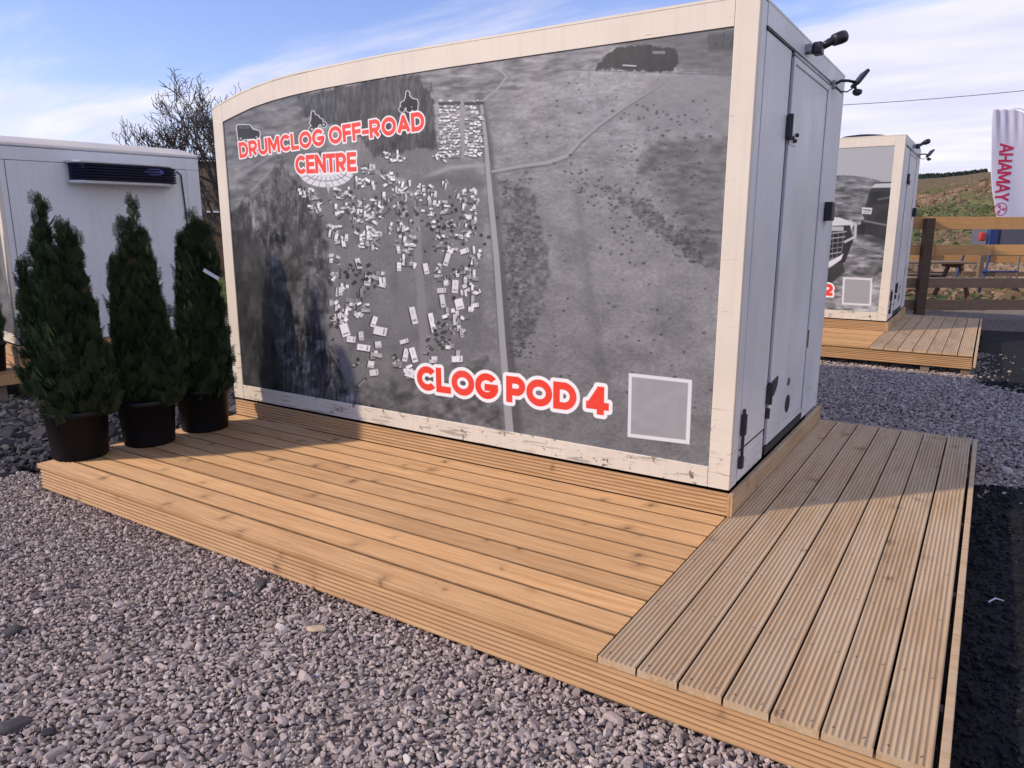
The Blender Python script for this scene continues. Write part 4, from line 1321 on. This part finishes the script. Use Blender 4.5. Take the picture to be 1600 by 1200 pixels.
def ground_mat():
    m = Mat('earth_and_moor', 0.95, 0.12)
    v = m.coord()
    sx = m.n('ShaderNodeSeparateXYZ'); m.L(v, sx.inputs[0])
    # gravel bed near by
    vo = m.n('ShaderNodeTexVoronoi'); vo.inputs['Scale'].default_value = 34; m.L(v, vo.inputs['Vector'])
    bed = m.ramp(vo.outputs['Distance'], [(0.0, (0.36, 0.29, 0.255)), (0.45, (0.27, 0.215, 0.19)), (0.8, (0.10, 0.08, 0.072))])
    # dark rubble to the west
    vr = m.n('ShaderNodeTexVoronoi'); vr.inputs['Scale'].default_value = 15; m.L(v, vr.inputs['Vector'])
    rub = m.ramp(vr.outputs['Distance'], [(0.0, (0.07, 0.065, 0.065)), (0.5, (0.04, 0.037, 0.037)), (0.9, (0.012, 0.012, 0.012))])
    edge = m.math('ADD', sx.outputs['X'], m.rng(m.noise(v, 1.3, 4), 0.2, 0.8, -.5, .5))
    c = m.mix(m.rng(edge, -4.6, -4.1, 1.0, 0.0), bed, rub)
    # grass and heather from the far fence on
    st = m.n('ShaderNodeMapping'); st.inputs['Scale'].default_value = (0.10, 0.16, 0.3); m.L(v, st.inputs[0])
    big = m.noise(st.outputs[0], 1.0, 7, 0.62)
    fine = m.noise(v, 1.6, 8, 0.7)
    mid = m.noise(v, .55, 6, 0.65)
    gr = m.ramp(fine, [(0.36, (0.035, 0.055, 0.015)), (0.52, (0.085, 0.115, 0.035)), (0.64, (0.19, 0.20, 0.085))])
    he = m.ramp(fine, [(0.36, (0.05, 0.038, 0.02)), (0.50, (0.17, 0.115, 0.06)), (0.64, (0.34, 0.25, 0.14))])
    hb = m.math('ADD', m.math('MULTIPLY', sx.outputs['Z'], .085), m.math('MULTIPLY', mid, .5))
    bands = m.ramp(m.math('ADD', hb, m.math('MULTIPLY', big, .35)), [(0.42, (1, 1, 1)), (0.50, (.1, .1, .1)), (0.72, (0.1, .1, .1)), (0.80, (.9, .9, .9))])
    moor = m.mix(bands, gr, he)
    north = m.math('ADD', m.math('MULTIPLY', sx.outputs['Y'], 0.86), m.math('MULTIPLY', sx.outputs['X'], -.5))
    north = m.math('ADD', north, m.rng(m.noise(v, .9, 4), .2, .8, -.5, .5))
    c = m.mix(m.rng(north, 12.3, 12.8), c, gr)
    pale = m.ramp(m.noise(v, 14, 5), [(.3, (.20, .165, .14)), (.7, (.36, .30, .25))])
    strip = m.math('MULTIPLY', m.rng(north, 9.9, 10.3), m.rng(north, 12.1, 12.6, 1.0, 0.0))
    c = m.mix(strip, c, pale)
    c = m.mix(m.rng(north, 20, 30), c, moor)
    m.col(c)
    m.bump(m.noise(v, 3.0, 8, 0.75), 0.9, 0.12)
    return m.m


xs = graded(-1400, 1400, -9, 4, .22, 1.13)
ys = graded(-300, 1600, -6, 14, .22, 1.13)
g = grid_mesh('ground', xs, ys, lambda X, Y: ground_h(X, Y) - .035 + .022 * smooth1(1.0, .6, X) * smooth1(8, 7, Y) * smooth1(-4.6, -4.0, X), ground_mat())
tag(g, 'gravelled yard rising to a brown and green moorland hillside', None, None, 'structure')


def planings_mat():
    m = Mat('black_planings', 0.85, 0.25)
    v = m.coord()
    vo = m.n('ShaderNodeTexVoronoi'); vo.inputs['Scale'].default_value = 70; m.L(v, vo.inputs['Vector'])
    big = m.noise(v, 1.1, 5)
    a = m.ramp(vo.outputs['Distance'], [(0.0, (0.017, 0.017, 0.020)), (0.6, (0.009, 0.009, 0.011)), (0.9, (0.004, 0.004, 0.005))])
    b = m.mix(m.rng(big, .4, .75, 0, .4), a, (0.012, 0.012, 0.014))
    m.col(b)
    m.bump(m.math('ADD', m.noise(v, 40, 6, .7), m.noise(v, 5, 4)), 0.7, 0.02)
    return m.m


def edge_x(y):
    """west edge of the black surface"""
    y = np.asarray(y, float)
    return 1.0 + .08 * (fbm(y * 1.3, y * 0 + 3, 4, 8) - .5) * 2 + .95 * smooth1(1.7, 2.3, y) * smooth1(5.7, 4.6, y)


def tar_h(x, y):
    return ground_h(x, y) + .004 + .018 * (fbm(np.asarray(x) * 5., np.asarray(y) * 5., 3, 2) - .5) * 2


yy = np.concatenate([np.arange(-6, 10.4, .08)])
nx = 40
Vp, Fp = [], []
for j, y in enumerate(yy):
    e = float(edge_x(y))
    right = 12.0
    for i in range(nx + 1):
        x = e + (right - e) * (i / nx) ** 2.2
        Vp.append((x, y, float(tar_h(x, y)) - (.05 if i == 0 else 0)))
for j in range(len(yy) - 1):
    for i in range(nx):
        a = j * (nx + 1) + i
        Fp.append((a, a + 1, a + nx + 2, a + nx + 1))
pl = np_mesh('tarmac_yard', np.array(Vp), np.array(Fp), planings_mat(), smooth=True)
tag(pl, 'black tarmac planings beside the deck', None, None, 'structure')


# ------------------------------------------------------------------ loose stones
def ico(sub):
    import bmesh
    bm = bmesh.new()
    bmesh.ops.create_icosphere(bm, subdivisions=sub, radius=1.0)
    V = np.array([v.co[:] for v in bm.verts]); F = np.array([[v.index for v in f.verts] for f in bm.faces])
    bm.free()
    return V, F


def stone_mat(name, stops, fleck=True):
    m = Mat(name, 0.85, 0.25)
    a = m.n('ShaderNodeAttribute'); a.attribute_name = 'tone'
    c = m.ramp(a.outputs['Fac'], stops)
    v = m.coord()
    sp = m.noise(v, 160, 4, .7)
    if fleck: c = m.mix(m.rng(sp, .35, .7, 0, .26), c, (0.10, .085, .085))
    if fleck: c = m.mix(m.rng(m.noise(v, 260, 2), .62, .75, 0, .35), c, (.5, .47, .47))
    m.col(c)
    m.bump(sp, .3, .003)
    return m.m


ST_GRAVEL = stone_mat('pink_grey_granite', [(0.0, (0.13, 0.11, 0.108)), (0.15, (0.28, 0.225, 0.20)), (0.5, (0.45, 0.365, 0.32)), (0.85, (0.585, 0.49, 0.43)), (0.97, (0.70, 0.62, 0.55)), (1.0, (0.52, 0.40, 0.26))])
ST_DARK = stone_mat('dark_whin_rubble', [(0.0, (0.022, 0.021, 0.022)), (0.5, (0.052, 0.048, 0.047)), (0.9, (0.095, 0.088, 0.085)), (1.0, (0.17, 0.16, 0.155))])
ST_TAR = stone_mat('black_chippings', [(0.0, (0.005, 0.005, 0.006)), (0.7, (0.013, 0.013, 0.016)), (1.0, (0.035, 0.035, 0.04))], fleck=False)


def scatter(name, P, rad, mat, sub, seed, squash=(.55, .95), tone=None):
    rg = np.random.default_rng(seed)
    protos = []
    V0, F0 = ico(sub)
    for k in range(14):
        n = rg.normal(0, 1, (3, 3))
        V = V0.copy()
        # chop with random planes for flat broken faces
        for c in range(9):
            d = rg.normal(0, 1, 3); d /= np.linalg.norm(d)
            h = rg.uniform(.34, .74)
            e = V @ d - h
            V = V - np.outer(np.clip(e, 0, None) * .97, d)
        V = V * (1.12 + rg.normal(0, .035, (len(V), 1)))
        V = V * np.array([rg.uniform(.95, 1.45), rg.uniform(.75, 1.05), rg.uniform(*squash)])
        protos.append(V)
    protos = np.array(protos)
    n = len(P)
    idx = rg.integers(0, 14, n)
    A = protos[idx] * rad[:, None, None]
    # random rotation: z spin, then a tilt
    a = rg.uniform(0, 2 * pi, n); tx = rg.normal(0, .5, n)
    ca, sa = np.cos(a)[:, None], np.sin(a)[:, None]
    ct, st = np.cos(tx)[:, None], np.sin(tx)[:, None]
    x, y, z = A[..., 0], A[..., 1], A[..., 2]
    y, z = y * ct - z * st, y * st + z * ct
    x, y = x * ca - y * sa, x * sa + y * ca
    A = np.stack([x, y, z], -1) + P[:, None, :]
    nv = len(V0)
    F = (F0[None] + (np.arange(n) * nv)[:, None, None]).reshape(-1, 3)
    t = rg.beta(2.6, 2.6, n) if tone is None else tone
    return np_mesh(name, A.reshape(-1, 3), F, mat, attr=np.repeat(t, len(F0)))


def jitter(x0, x1, y0, y1, s, rg, keep):
    gx, gy = np.meshgrid(np.arange(x0, x1, s), np.arange(y0, y1, s * .9))
    gx = gx + (np.arange(gx.shape[0]) % 2)[:, None] * s * .5
    x = gx.ravel() + rg.normal(0, s * .24, gx.size); y = gy.ravel() + rg.normal(0, s * .24, gx.size)
    k = keep(x, y)
    return x[k], y[k]


def seen(x, y, pad=120):
    q = np.stack([x - CAM_C[0], y - CAM_C[1], np.full_like(x, -CAM_C[2])], -1) @ CAM_R.T
    u = 800 + CAM_F * q[:, 0] / np.maximum(q[:, 2], .05); v = 600 + CAM_F * q[:, 1] / np.maximum(q[:, 2], .05)
    return (q[:, 2] > .3) & (u > -pad * 3) & (u < 1600 + pad * 3) & (v < 1200 + pad * 2.5)


rg = np.random.default_rng(4)
off_deck = lambda x, y: ~((x > -4.03) & (x < 1.10) & (y > -1.535) & (y < 0.0)) & ~((x > -4.1) & (x < 1.10) & (y >= 0.0) & (y < 2.38))
westedge = lambda x, y: x > -4.45 + .5 * (fbm(x * 1.5 + 9, y * 1.5, 3, 6) - .5) - .12 * (y + 1.6)
# foreground: fine bed, then a looser top layer; rounder meshes close to the camera
x, y = jitter(-5.6, 1.3, -4.3, -1.40, .0182, rg, lambda x, y: seen(x, y, 170) & off_deck(x, y) & westedge(x, y))
r = rg.lognormal(math.log(.0102), .27, len(x))
lump = lambda x, y: .016 * (fbm(x * 1.6, y * 1.6, 3, 3) - .5) * 2
z = ground_h(x, y) + rg.uniform(-.012, .004, len(x)) + lump(x, y)
x2, y2 = jitter(-5.6, 1.3, -4.3, -1.40, .031, rg, lambda x, y: seen(x, y, 170) & off_deck(x, y) & westedge(x, y))
r2 = rg.lognormal(math.log(.0100), .38, len(x2))
z2 = ground_h(x2, y2) + rg.uniform(.000, .010, len(x2)) + lump(x2, y2)
PA = np.concatenate([np.stack([x, y, z], -1), np.stack([x2, y2, z2], -1)]); RA = np.concatenate([r, r2])
dist = np.hypot(PA[:, 0] - CAM_C[0], PA[:, 1] - CAM_C[1])
nearby = dist < 3.1
gv = scatter('gravel', PA[nearby], RA[nearby], ST_GRAVEL, 2, 11)
tag(gv, 'pinkish grey crushed stone in the foreground beside the big deck', None, None, 'stuff')
gv = scatter('gravel', PA[~nearby], RA[~nearby], ST_GRAVEL, 1, 16)
tag(gv, 'pinkish grey crushed stone towards the left end of the big deck', None, None, 'stuff')
# behind the deck
x, y = jitter(-4.2, 2.3, 1.6, 7.6, .026, rg, lambda x, y: seen(x, y) & off_deck(x, y) & (x > -.9) & (x < edge_x(y) + rg.exponential(.10, len(x))))
r = rg.lognormal(math.log(.015), .3, len(x))
z = ground_h(x, y) + rg.uniform(-.012, .010, len(x)) + .02 * (fbm(x * 1.4, y * 1.4, 3, 3) - .5) * 2
gb = scatter('gravel', np.stack([x, y, z], -1), r, ST_GRAVEL, 1, 12)
tag(gb, 'pinkish grey crushed stone between the two decks', None, None, 'stuff')
# stray chips on the tarmac, then the black chippings themselves
x = rg.uniform(1.12, 2.6, 260); y = rg.uniform(1.6, 5.6, 260)
k = rg.random(260) < np.exp(-(x - edge_x(y)) * 3.2)
x, y = x[k], y[k]
sg = scatter('stray_gravel', np.stack([x, y, tar_h(x, y) + .006], -1), rg.lognormal(math.log(.015), .3, len(x)), ST_GRAVEL, 1, 13)
tag(sg, 'stray grey chips scattered over the black surface', None, None, 'stuff')
x, y = jitter(1.08, 3.2, -2.0, 5.6, .021, rg, lambda x, y: seen(x, y) & (x > edge_x(y) + .0))
tc_ = scatter('black_chippings', np.stack([x, y, tar_h(x, y) + rg.uniform(-.006, .005, len(x))], -1), rg.lognormal(math.log(.0080), .5, len(x)), ST_TAR, 1, 14)
tag(tc_, 'loose black chippings on the yard beside the walkway', None, None, 'stuff')
# dark rubble to the west
x, y = jitter(-9.2, -3.9, -2.4, 3.6, .060, rg, lambda x, y: seen(x, y) & (~westedge(x, y) | (y > -1.0)) & off_deck(x, y) & (x < -4.06) )
r = rg.lognormal(math.log(.034), .42, len(x))
rb = scatter('rubble', np.stack([x, y, ground_h(x, y) + rg.uniform(-.02, .012, len(x))], -1), r, ST_DARK, 1, 15)
tag(rb, 'dark broken stone and dust left of the big deck', None, None, 'stuff')


def rock(px, py, sx, sy, sz, label, mat, seed, tone=.4):
    rgk = np.random.default_rng(seed)
    V0, F0 = ico(3)
    V = V0.copy()
    for c in range(12):
        d = rgk.normal(0, 1, 3); d /= np.linalg.norm(d)
        e = V @ d - rgk.uniform(.4, .75)
        V = V - np.outer(np.clip(e, 0, None) * .95, d)
    V = V * np.array([sx, sy, sz])
    a = rgk.uniform(0, 3)
    V = V @ np.array([[cos(a), sin(a), 0], [-sin(a), cos(a), 0], [0, 0, 1]])
    o = np_mesh('rock', V, F0, mat, attr=np.full(len(F0), tone))
    o.location = (px, py, float(ground_h(px, py)) + .012)
    tag(o, label, 'rock', 'larger stones lying in the gravel')


rock(-1.72, -1.655, .075, .04, .022, 'flat dark slab of stone close to the deck front edge', ST_DARK, 1, .7)
rock(-1.19, -1.775, .06, .035, .018, 'flat tan stone close to the deck front edge', ST_GRAVEL, 2, 1.0)
rock(-1.60, -2.76, .065, .045, .028, 'big dark stone at the lower left corner', ST_DARK, 3, .75)
rock(-1.46, -2.72, .035, .028, .018, 'small dark stone just right of the big dark one', ST_DARK, 4, .35)
rock(-1.76, -1.79, .035, .022, .016, 'small black stone just below the dark slab', ST_DARK, 5, .2)
rock(-1.86, -1.83, .05, .03, .018, 'bluish grey stone left of the small black one', ST_GRAVEL, 6, .35)
rock(-2.25, -2.50, .06, .04, .025, 'dark stone cut by the left picture edge', ST_DARK, 7, .6)
tw = MB(); tw.tube([(1.19, .02, .018), (1.215, .05, .03), (1.25, .062, .022)], [.003, .004, .002], 6)
tag(tw.build('twig', LEAFLET), 'small bleached twig lying on the black yard', 'twig')


# ------------------------------------------------------------------ far side: fence, table, trailer, flag
def along(o, d, a, b, c, w, h0, h1, name, mat, parent):
    """beam from a to b metres along direction d (unit, xy) from o, depth offset c..c+w"""
    nrm = Vector((-d[1], d[0]))
    M4 = Matrix(((d[0], nrm.x, 0, 0), (d[1], nrm.y, 0, 0), (0, 0, 1, 0), (0, 0, 0, 1)))
    m = MB().box(0, b - a, c, c + w, h0, h1)
    ob = m.build(name, mat, parent, bevel=.004)
    ob.matrix_local = M4 @ Matrix.Translation((a, 0, 0))
    return ob


FD = Vector((.845, .535)).normalized()
fn = empty('rail_fence', (.02, 11.0, .10))
for (z0, z1) in ((1.545, 1.755), (1.105, 1.285), (.545, .71), (.16, .335)):
    along((0, 0), FD, -4.5, 3.4, .0, .045, z0, z1, 'rail', W_RAIL if z0 > 1 else W_RAILB, fn)
for a in (-3.2, -.06, 3.1):
    along((0, 0), FD, a, a + .15, -.12, .118, -.3, 1.73, 'post', W_POST, fn)
tag(fn, 'near timber fence of broad orange rails with one dark post', 'fence')
fb = empty('rail_fence', (-1.2, 16.9, .10))
for (z0, z1) in ((1.02, 1.16), (.72, .90), (.38, .50)):
    along((0, 0), FD, -4, 5, .0, .04, z0, z1, 'rail', W_OLD if z0 < .6 else W_RAIL, fb)
for a in (-3.0, -1.0, 1.0, 2.3, 3.6):
    along((0, 0), FD, a, a + .11, -.1, .098, -.3, 1.1, 'post', W_OLD, fb)
tag(fb, 'low weathered fence on the grass behind the orange rails', 'fence')


def picnic(loc, rz, label):
    r = empty('picnic_table', loc, rz)
    m = MB()
    for k in range(4): m.box(-.95, .95, -.36 + k * .185, -.36 + k * .185 + .17, .71, .75)
    m.build('table_top', W_OLD, r, bevel=.004)
    for s in (-1, 1):
        MB().box(-.95, .95, s * .62 - .12, s * .62 + .12, .42, .46).build('bench_seat', W_OLD, r, bevel=.004)
    for x in (-.7, .66):
        f = MB()
        f.box(x, x + .045, -.74, .74, .34, .419); f.box(x, x + .045, -.34, .34, .63, .709)
        for s in (-1, 1):
            f.prism_x([(s * .55, 0), (s * .66, 0), (s * .27, .629), (s * .17, .629)], x + .046, x + .09)
        f.build('leg_frame', W_POST, r)
    tag(r, label, 'picnic table')


picnic((-.20, 13.6, .25), radians(33), 'brown wooden picnic table seen between the fence rails')

tr = empty('trailer', (1.75, 15.9, .22), math.atan2(.535, .845))
MB().box(-1.05, 1.6, -.5, .5, .95, 1.42).build('side_sheet', SLATE, tr, bevel=.01)
f = MB().box(-1.2, 1.7, -.55, .55, .88, .945); f.build('chassis', BLUEM, tr, bevel=.01)
for x in (-1.18, 1.3):
    MB().tube([(x, -.45, .9), (x - .16, -.5, 0.1)], .024, 8).build('leg', BLUEM, tr)
    MB().tube([(x, .45, .9), (x - .16, .5, 0.1)], .024, 8).build('leg', BLUEM, tr)
MB().tube([(-1.34, -.5, .55), (-.58, -.5, .55)], .02, 8).build('cross_bar', BLUEM, tr)
MB().box(-1.28, -1.10, -.52, -.40, .95, 1.45).build('front_upright', BLUEM, tr, bevel=.01)
MB().box(-1.46, -1.33, -.5, -.40, 1.18, 1.36).build('red_cover', REDM, tr, bevel=.03)
tag(tr, 'slate grey trailer on blue legs behind the fence under the flag', 'trailer')


def flag():
    r = empty('feather_flag', (0, 0, 0))
    d = Vector((.845, .535, 0)).normalized(); nrm = Vector((.535, -.845, 0))
    o = Vector((.66, 17.30, 0))
    # cloth: rows from the top down; (z, left edge, right edge) along d
    rows = [(4.34, .0, .50), (4.28, .0, .66), (4.15, .008, .86), (4.0, .02, .96), (3.7, .055, 1.04), (3.3, .10, 1.07), (2.9, .15, 1.08), (2.5, .24, 1.08), (2.2, .33, 1.08), (1.83, .44, 1.08)]
    nz, nx = 70, 40
    zs = np.linspace(4.34, 1.83, nz)
    zl = [q[0] for q in rows][::-1]; la = [q[1] for q in rows][::-1]; ra = [q[2] for q in rows][::-1]
    V = []
    def surf(a, z):
        fold = .014 * sin((a * 1.0 - (4.4 - z) * .17) * 30) * min(1, max(0, (z - 3.45) / .7)) + .012 * sin(a * 7 + z * 2)
        return o + d * a + nrm * fold + Vector((0, 0, z))
    for z in zs:
        l = np.interp(z, zl, la); rr = np.interp(z, zl, ra)
        for k in range(nx + 1):
            V.append(surf(l + (rr - l) * k / nx, z)[:])
    i = np.arange(nz * (nx + 1)).reshape(nz, nx + 1)
    F = np.stack([i[:-1, :-1], i[:-1, 1:], i[1:, 1:], i[1:, :-1]], -1).reshape(-1, 4)
    m = Mat('flag_cloth', .7, .2)
    m.b.inputs['Subsurface Weight'].default_value = 0.0
    m.col((.72, .69, .76))
    m.b.inputs['Transmission Weight'].default_value = 0.0
    c = np_mesh('cloth', np.array(V), F, m.m, r, smooth=True)
    sm = c.modifiers.new('solid', 'SOLIDIFY'); sm.thickness = .003
    # letters, turned a quarter clockwise, down the cloth
    red = plain('flag_red', (.62, .04, .10), .6, .2, var=.05)
    def stroke(mb, a0, z0, a1, z1, w):
        p, q = Vector((a0, z0)), Vector((a1, z1)); e = (q - p).normalized(); s = Vector((-e.y, e.x)) * w / 2
        N = 5
        vs = []
        for t in range(N + 1):
            c_ = p + (q - p) * t / N
            for sg in (-1, 1):
                b = c_ + s * sg
                pt = surf(b.x, b.y) + nrm * .006
                vs.append(pt[:])
        mb.add(vs, [(2 * t, 2 * t + 1, 2 * t + 3, 2 * t + 2) for t in range(N)])
    G = {'A': [((0, 0), (.5, 1)), ((1, 0), (.5, 1)), ((.24, .34), (.76, .34))], 'H': [((.05, 0), (.05, 1)), ((.95, 0), (.95, 1)), ((.1, .5), (.9, .5))],
         'M': [((.04, 0), (.04, 1)), ((.96, 0), (.96, 1)), ((.1, .95), (.5, .12)), ((.9, .95), (.5, .12))], 'Y': [((.5, 0), (.5, .48)), ((.5, .45), (.03, 1)), ((.5, .45), (.97, 1))]}
    tops = [(3.57, 3.39), (3.35, 3.19), (3.15, 2.97), (2.94, 2.71), (2.67, 2.49), (2.46, 2.30)]
    for ch, (za, zb) in zip('AHAMAY', tops):
        a0 = .27 + (3.57 - za) * .035; hgt = .335
        mb = MB()
        for (p, q) in G[ch]:
            # glyph x runs down the cloth, glyph y runs to the right
            stroke(mb, a0 + p[1] * hgt, za + (zb - za) * p[0], a0 + q[1] * hgt, za + (zb - za) * q[0], .050)
        ob = mb.build('letter', red, c, fix=False)
        s2 = ob.modifiers.new('solid', 'SOLIDIFY'); s2.thickness = .002
    mb = MB()
    cx, cz = .48, 2.10
    for k in range(20):
        a, b = 2 * pi * k / 20, 2 * pi * (k + 1.05) / 20
        stroke(mb, cx + .145 * cos(a), cz + .145 * sin(a), cx + .145 * cos(b), cz + .145 * sin(b), .016)
    for k in range(3):
        a = 2 * pi * k / 3
        ca_, sa_ = cos(a), sin(a)
        pt = lambda u, v: (cx + u * ca_ - v * sa_, cz + u * sa_ + v * ca_)
        stroke(mb, *pt(0, 0), *pt(.06, 0), .014)
        stroke(mb, *pt(.055, -.03), *pt(.055, .03), .013)
        for v in (-.024, 0, .024):
            stroke(mb, *pt(.06, v), *pt(.12, v), .011)
    ob = mb.build('round_emblem', red, c, fix=False)
    s2 = ob.modifiers.new('solid', 'SOLIDIFY'); s2.thickness = .002
    pts = [(1.10, .15), (1.10, 2.2), (1.10, 3.3), (1.06, 3.8), (.98, 4.08), (.84, 4.26), (.66, 4.345), (.48, 4.365)]
    MB().tube([o + d * a + Vector((0, 0, z)) for a, z in pts], [.022, .02, .016, .012, .01, .008, .007, .006], 8).build('pole', GREYM, r, smooth=True)
    MB().box(-.3, .3, -.3, .3, .12, .18).build('base_plate', SLATE, r, loc=(o + d * 1.1)[:], bevel=.02)
    tag(r, 'tall white feather flag with red AHAMAY lettering behind the fence', 'flag')


flag()

# overhead wire on two poles
wr = empty('overhead_line', (0, 0, 0))
P0, P1 = Vector((-14, 42, 8.6)), Vector((26, 42, 10.6))
MB().tube([P0.lerp(P1, t) - Vector((0, 0, 1.2 * 4 * t * (1 - t))) for t in np.linspace(0, 1, 25)], .016, 5).build('wire', SEAL, wr)
for p in (P0, P1):
    MB().tube([(p.x, p.y, 0.2), (p.x, p.y, p.z + .2)], [.14, .11], 10).build('pole', W_POST, wr)
tag(wr, 'thin overhead wire crossing the sky above the second pod', 'power line')


# ------------------------------------------------------------------ bare tree, shed, far plantation
def bare_tree(loc, seed):
    rt = empty('bare_tree', loc)
    rd = random.Random(seed)
    trunk, crown = MB(), MB()
    count = [0]
    def grow(p, d, L, r, lev):
        n = 4 if lev < 3 else 3
        pts, rs = [p], [r]
        q = p.copy()
        dd = d.copy()
        for k in range(n):
            dd = (dd + Vector((rd.gauss(0, .13), rd.gauss(0, .13), rd.gauss(0.05, .10))) * (1 + .25 * lev)).normalized()
            q = q + dd * (L / n)
            pts.append(q.copy()); rs.append(max(.0092, r * (1 - .36 * (k + 1) / n)))
        (trunk if lev == 0 else crown).tube(pts, rs, 8 if lev < 2 else (5 if lev < 4 else 3), cap=lev < 2)
        count[0] += 1
        if lev >= 7 or L < .085: return
        kids = 3 if lev in (1, 2, 3, 4, 5) else 2
        for k in range(kids):
            t = 1.0 if k == 0 else rd.uniform(.45, .98)
            i = min(n, max(1, int(round(t * n))))
            ax = Vector((rd.gauss(0, 1), rd.gauss(0, 1), rd.gauss(0, .5))).normalized()
            nd = Quaternion(ax, radians(rd.uniform(12, 26) if k == 0 else rd.uniform(26, 52))) @ dd
            nd.z += .10 if lev < 3 else .16
            grow(pts[i], nd.normalized(), L * rd.uniform(.64, .82), rs[i] * (.84 if k == 0 else rd.uniform(.52, .72)), lev + 1)
    D = Vector((.84, .54, 0))
    base = Vector((0, 0, -.3))
    trunk.tube([base, base + Vector((.02, 0, 1.2)), base + Vector((0.05, .0, 2.1)) - D * .02], [.30, .24, .20], 12)
    fork = base + Vector((.05, 0, 2.0))
    for (a, up, L, r) in ((-.95, .55, 1.7, .085), (-.45, .95, 1.75, .12), (-.05, 1.0, 1.6, .11), (.30, .9, 1.35, .10), (-1.15, .36, 1.45, .07), (-.7, .75, 1.6, .09), (.05, 1.0, 1.3, .08)):
        dirv = (D * a + Vector((0, 0, up)) + Vector((-.54, .84, 0)) * rd.uniform(-.4, .4)).normalized()
        grow(fork + Vector((0, 0, rd.uniform(-.35, .0))), dirv, L, r, 1)
    trunk.build('trunk', TREEBARK, rt, smooth=True, fix=False)
    crown.build('crown', TREEBARK, rt, smooth=True, fix=False)
    tag(rt, 'bare leafless tree with a spreading crown between the pods', 'tree')
    return rt


bt = bare_tree((-18.20, 10.86, .1), 4)
bt.scale = (.92, .92, .87)

sh = empty('shed', (-21.4, 12.5, -.2), radians(35))
m = MB()
for k in range(22):
    m.box(-1.8 + k * .16, -1.8 + k * .16 + .152, -.02 + .006 * (k % 2), .03, 2.42, 4.05)
m.box(-1.8, 1.72, .031, 1.8, 0, 4.0)
m.build('wall', W_OLD, sh)
MB().box(-1.85, 1.75, -.07, -.025, 2.36, 2.415).build('sill', LEAFLET, sh)
MB().box(-1.8, 1.72, -.019, .029, 0, 2.355).build('lower_wall', W_POST, sh)
MB().prism_x([(-.12, 4.06), (1.9, 4.3), (1.9, 4.36), (-.12, 4.12)], -1.9, 1.82).build('roof', SLATE, sh)
tag(sh, 'weathered brown timber shed glimpsed between the two nearest pods', 'shed')


def plantation():
    rg = np.random.default_rng(8)
    Vs, Fs = [], []
    b = 0
    for k in range(2600):
        a = rg.uniform(-.115, -.015); d = rg.uniform(285, 330)
        x, y = 1 + d * sin(a), -3.7 + d * cos(a)
        h = rg.uniform(3.0, 5.2) * (1 - .35 * abs(a + .07) / .06) * .36; w = h * .55
        z = float(ground_h(x, y)) - .5
        n = 6
        V = [(x + w * cos(2 * pi * i / n), y + w * sin(2 * pi * i / n), z) for i in range(n)] + [(x, y, z + h + .5)]
        Vs += V; Fs += [(b + i, b + (i + 1) % n, b + n) for i in range(n)]; b += n + 1
    m = plain('far_spruce', (.02, .03, .025), .9, .1, var=.4, scale=.5)
    o = np_mesh('plantation', np.array(Vs), np.array(Fs), m)
    tag(o, 'dark strip of spruce plantation on the far skyline', None, None, 'stuff')


plantation()


def tussocks():
    rg = np.random.default_rng(31)
    n = 34000
    a = rg.uniform(-.20, .10, n); d = 18.5 + 80 * rg.random(n) ** .8
    x, y = 1 + d * np.sin(a), -3.7 + d * np.cos(a)
    zone = .80 - .62 * smooth1(27, 36, d) + .62 * smooth1(55, 72, d)
    t = np.clip(zone + (fbm(x * .11 + 40, y * .05 + 40, 4, 77) - .5) * 1.5 + rg.normal(0, .15, n), 0, 1)
    r = rg.lognormal(math.log(.085), .45, n) * (.7 + d / 75)
    m = Mat('moor_grass_clumps', .95, .1)
    at = m.n('ShaderNodeAttribute'); at.attribute_name = 'tone'
    m.col(m.ramp(at.outputs['Fac'], [(0.0, (.045, .065, .02)), (.30, (.095, .115, .045)), (.45, (.17, .16, .08)), (.6, (.14, .10, .06)), (.8, (.20, .135, .085)), (1.0, (.29, .205, .13))]))
    o = scatter('tussocks', np.stack([x, y, ground_h(x, y) - .06], -1), r, m.m, 1, 32, (.6, 1.2), t)
    tag(o, 'rough brown and green grass clumps over the hillside', None, None, 'stuff')


tussocks()
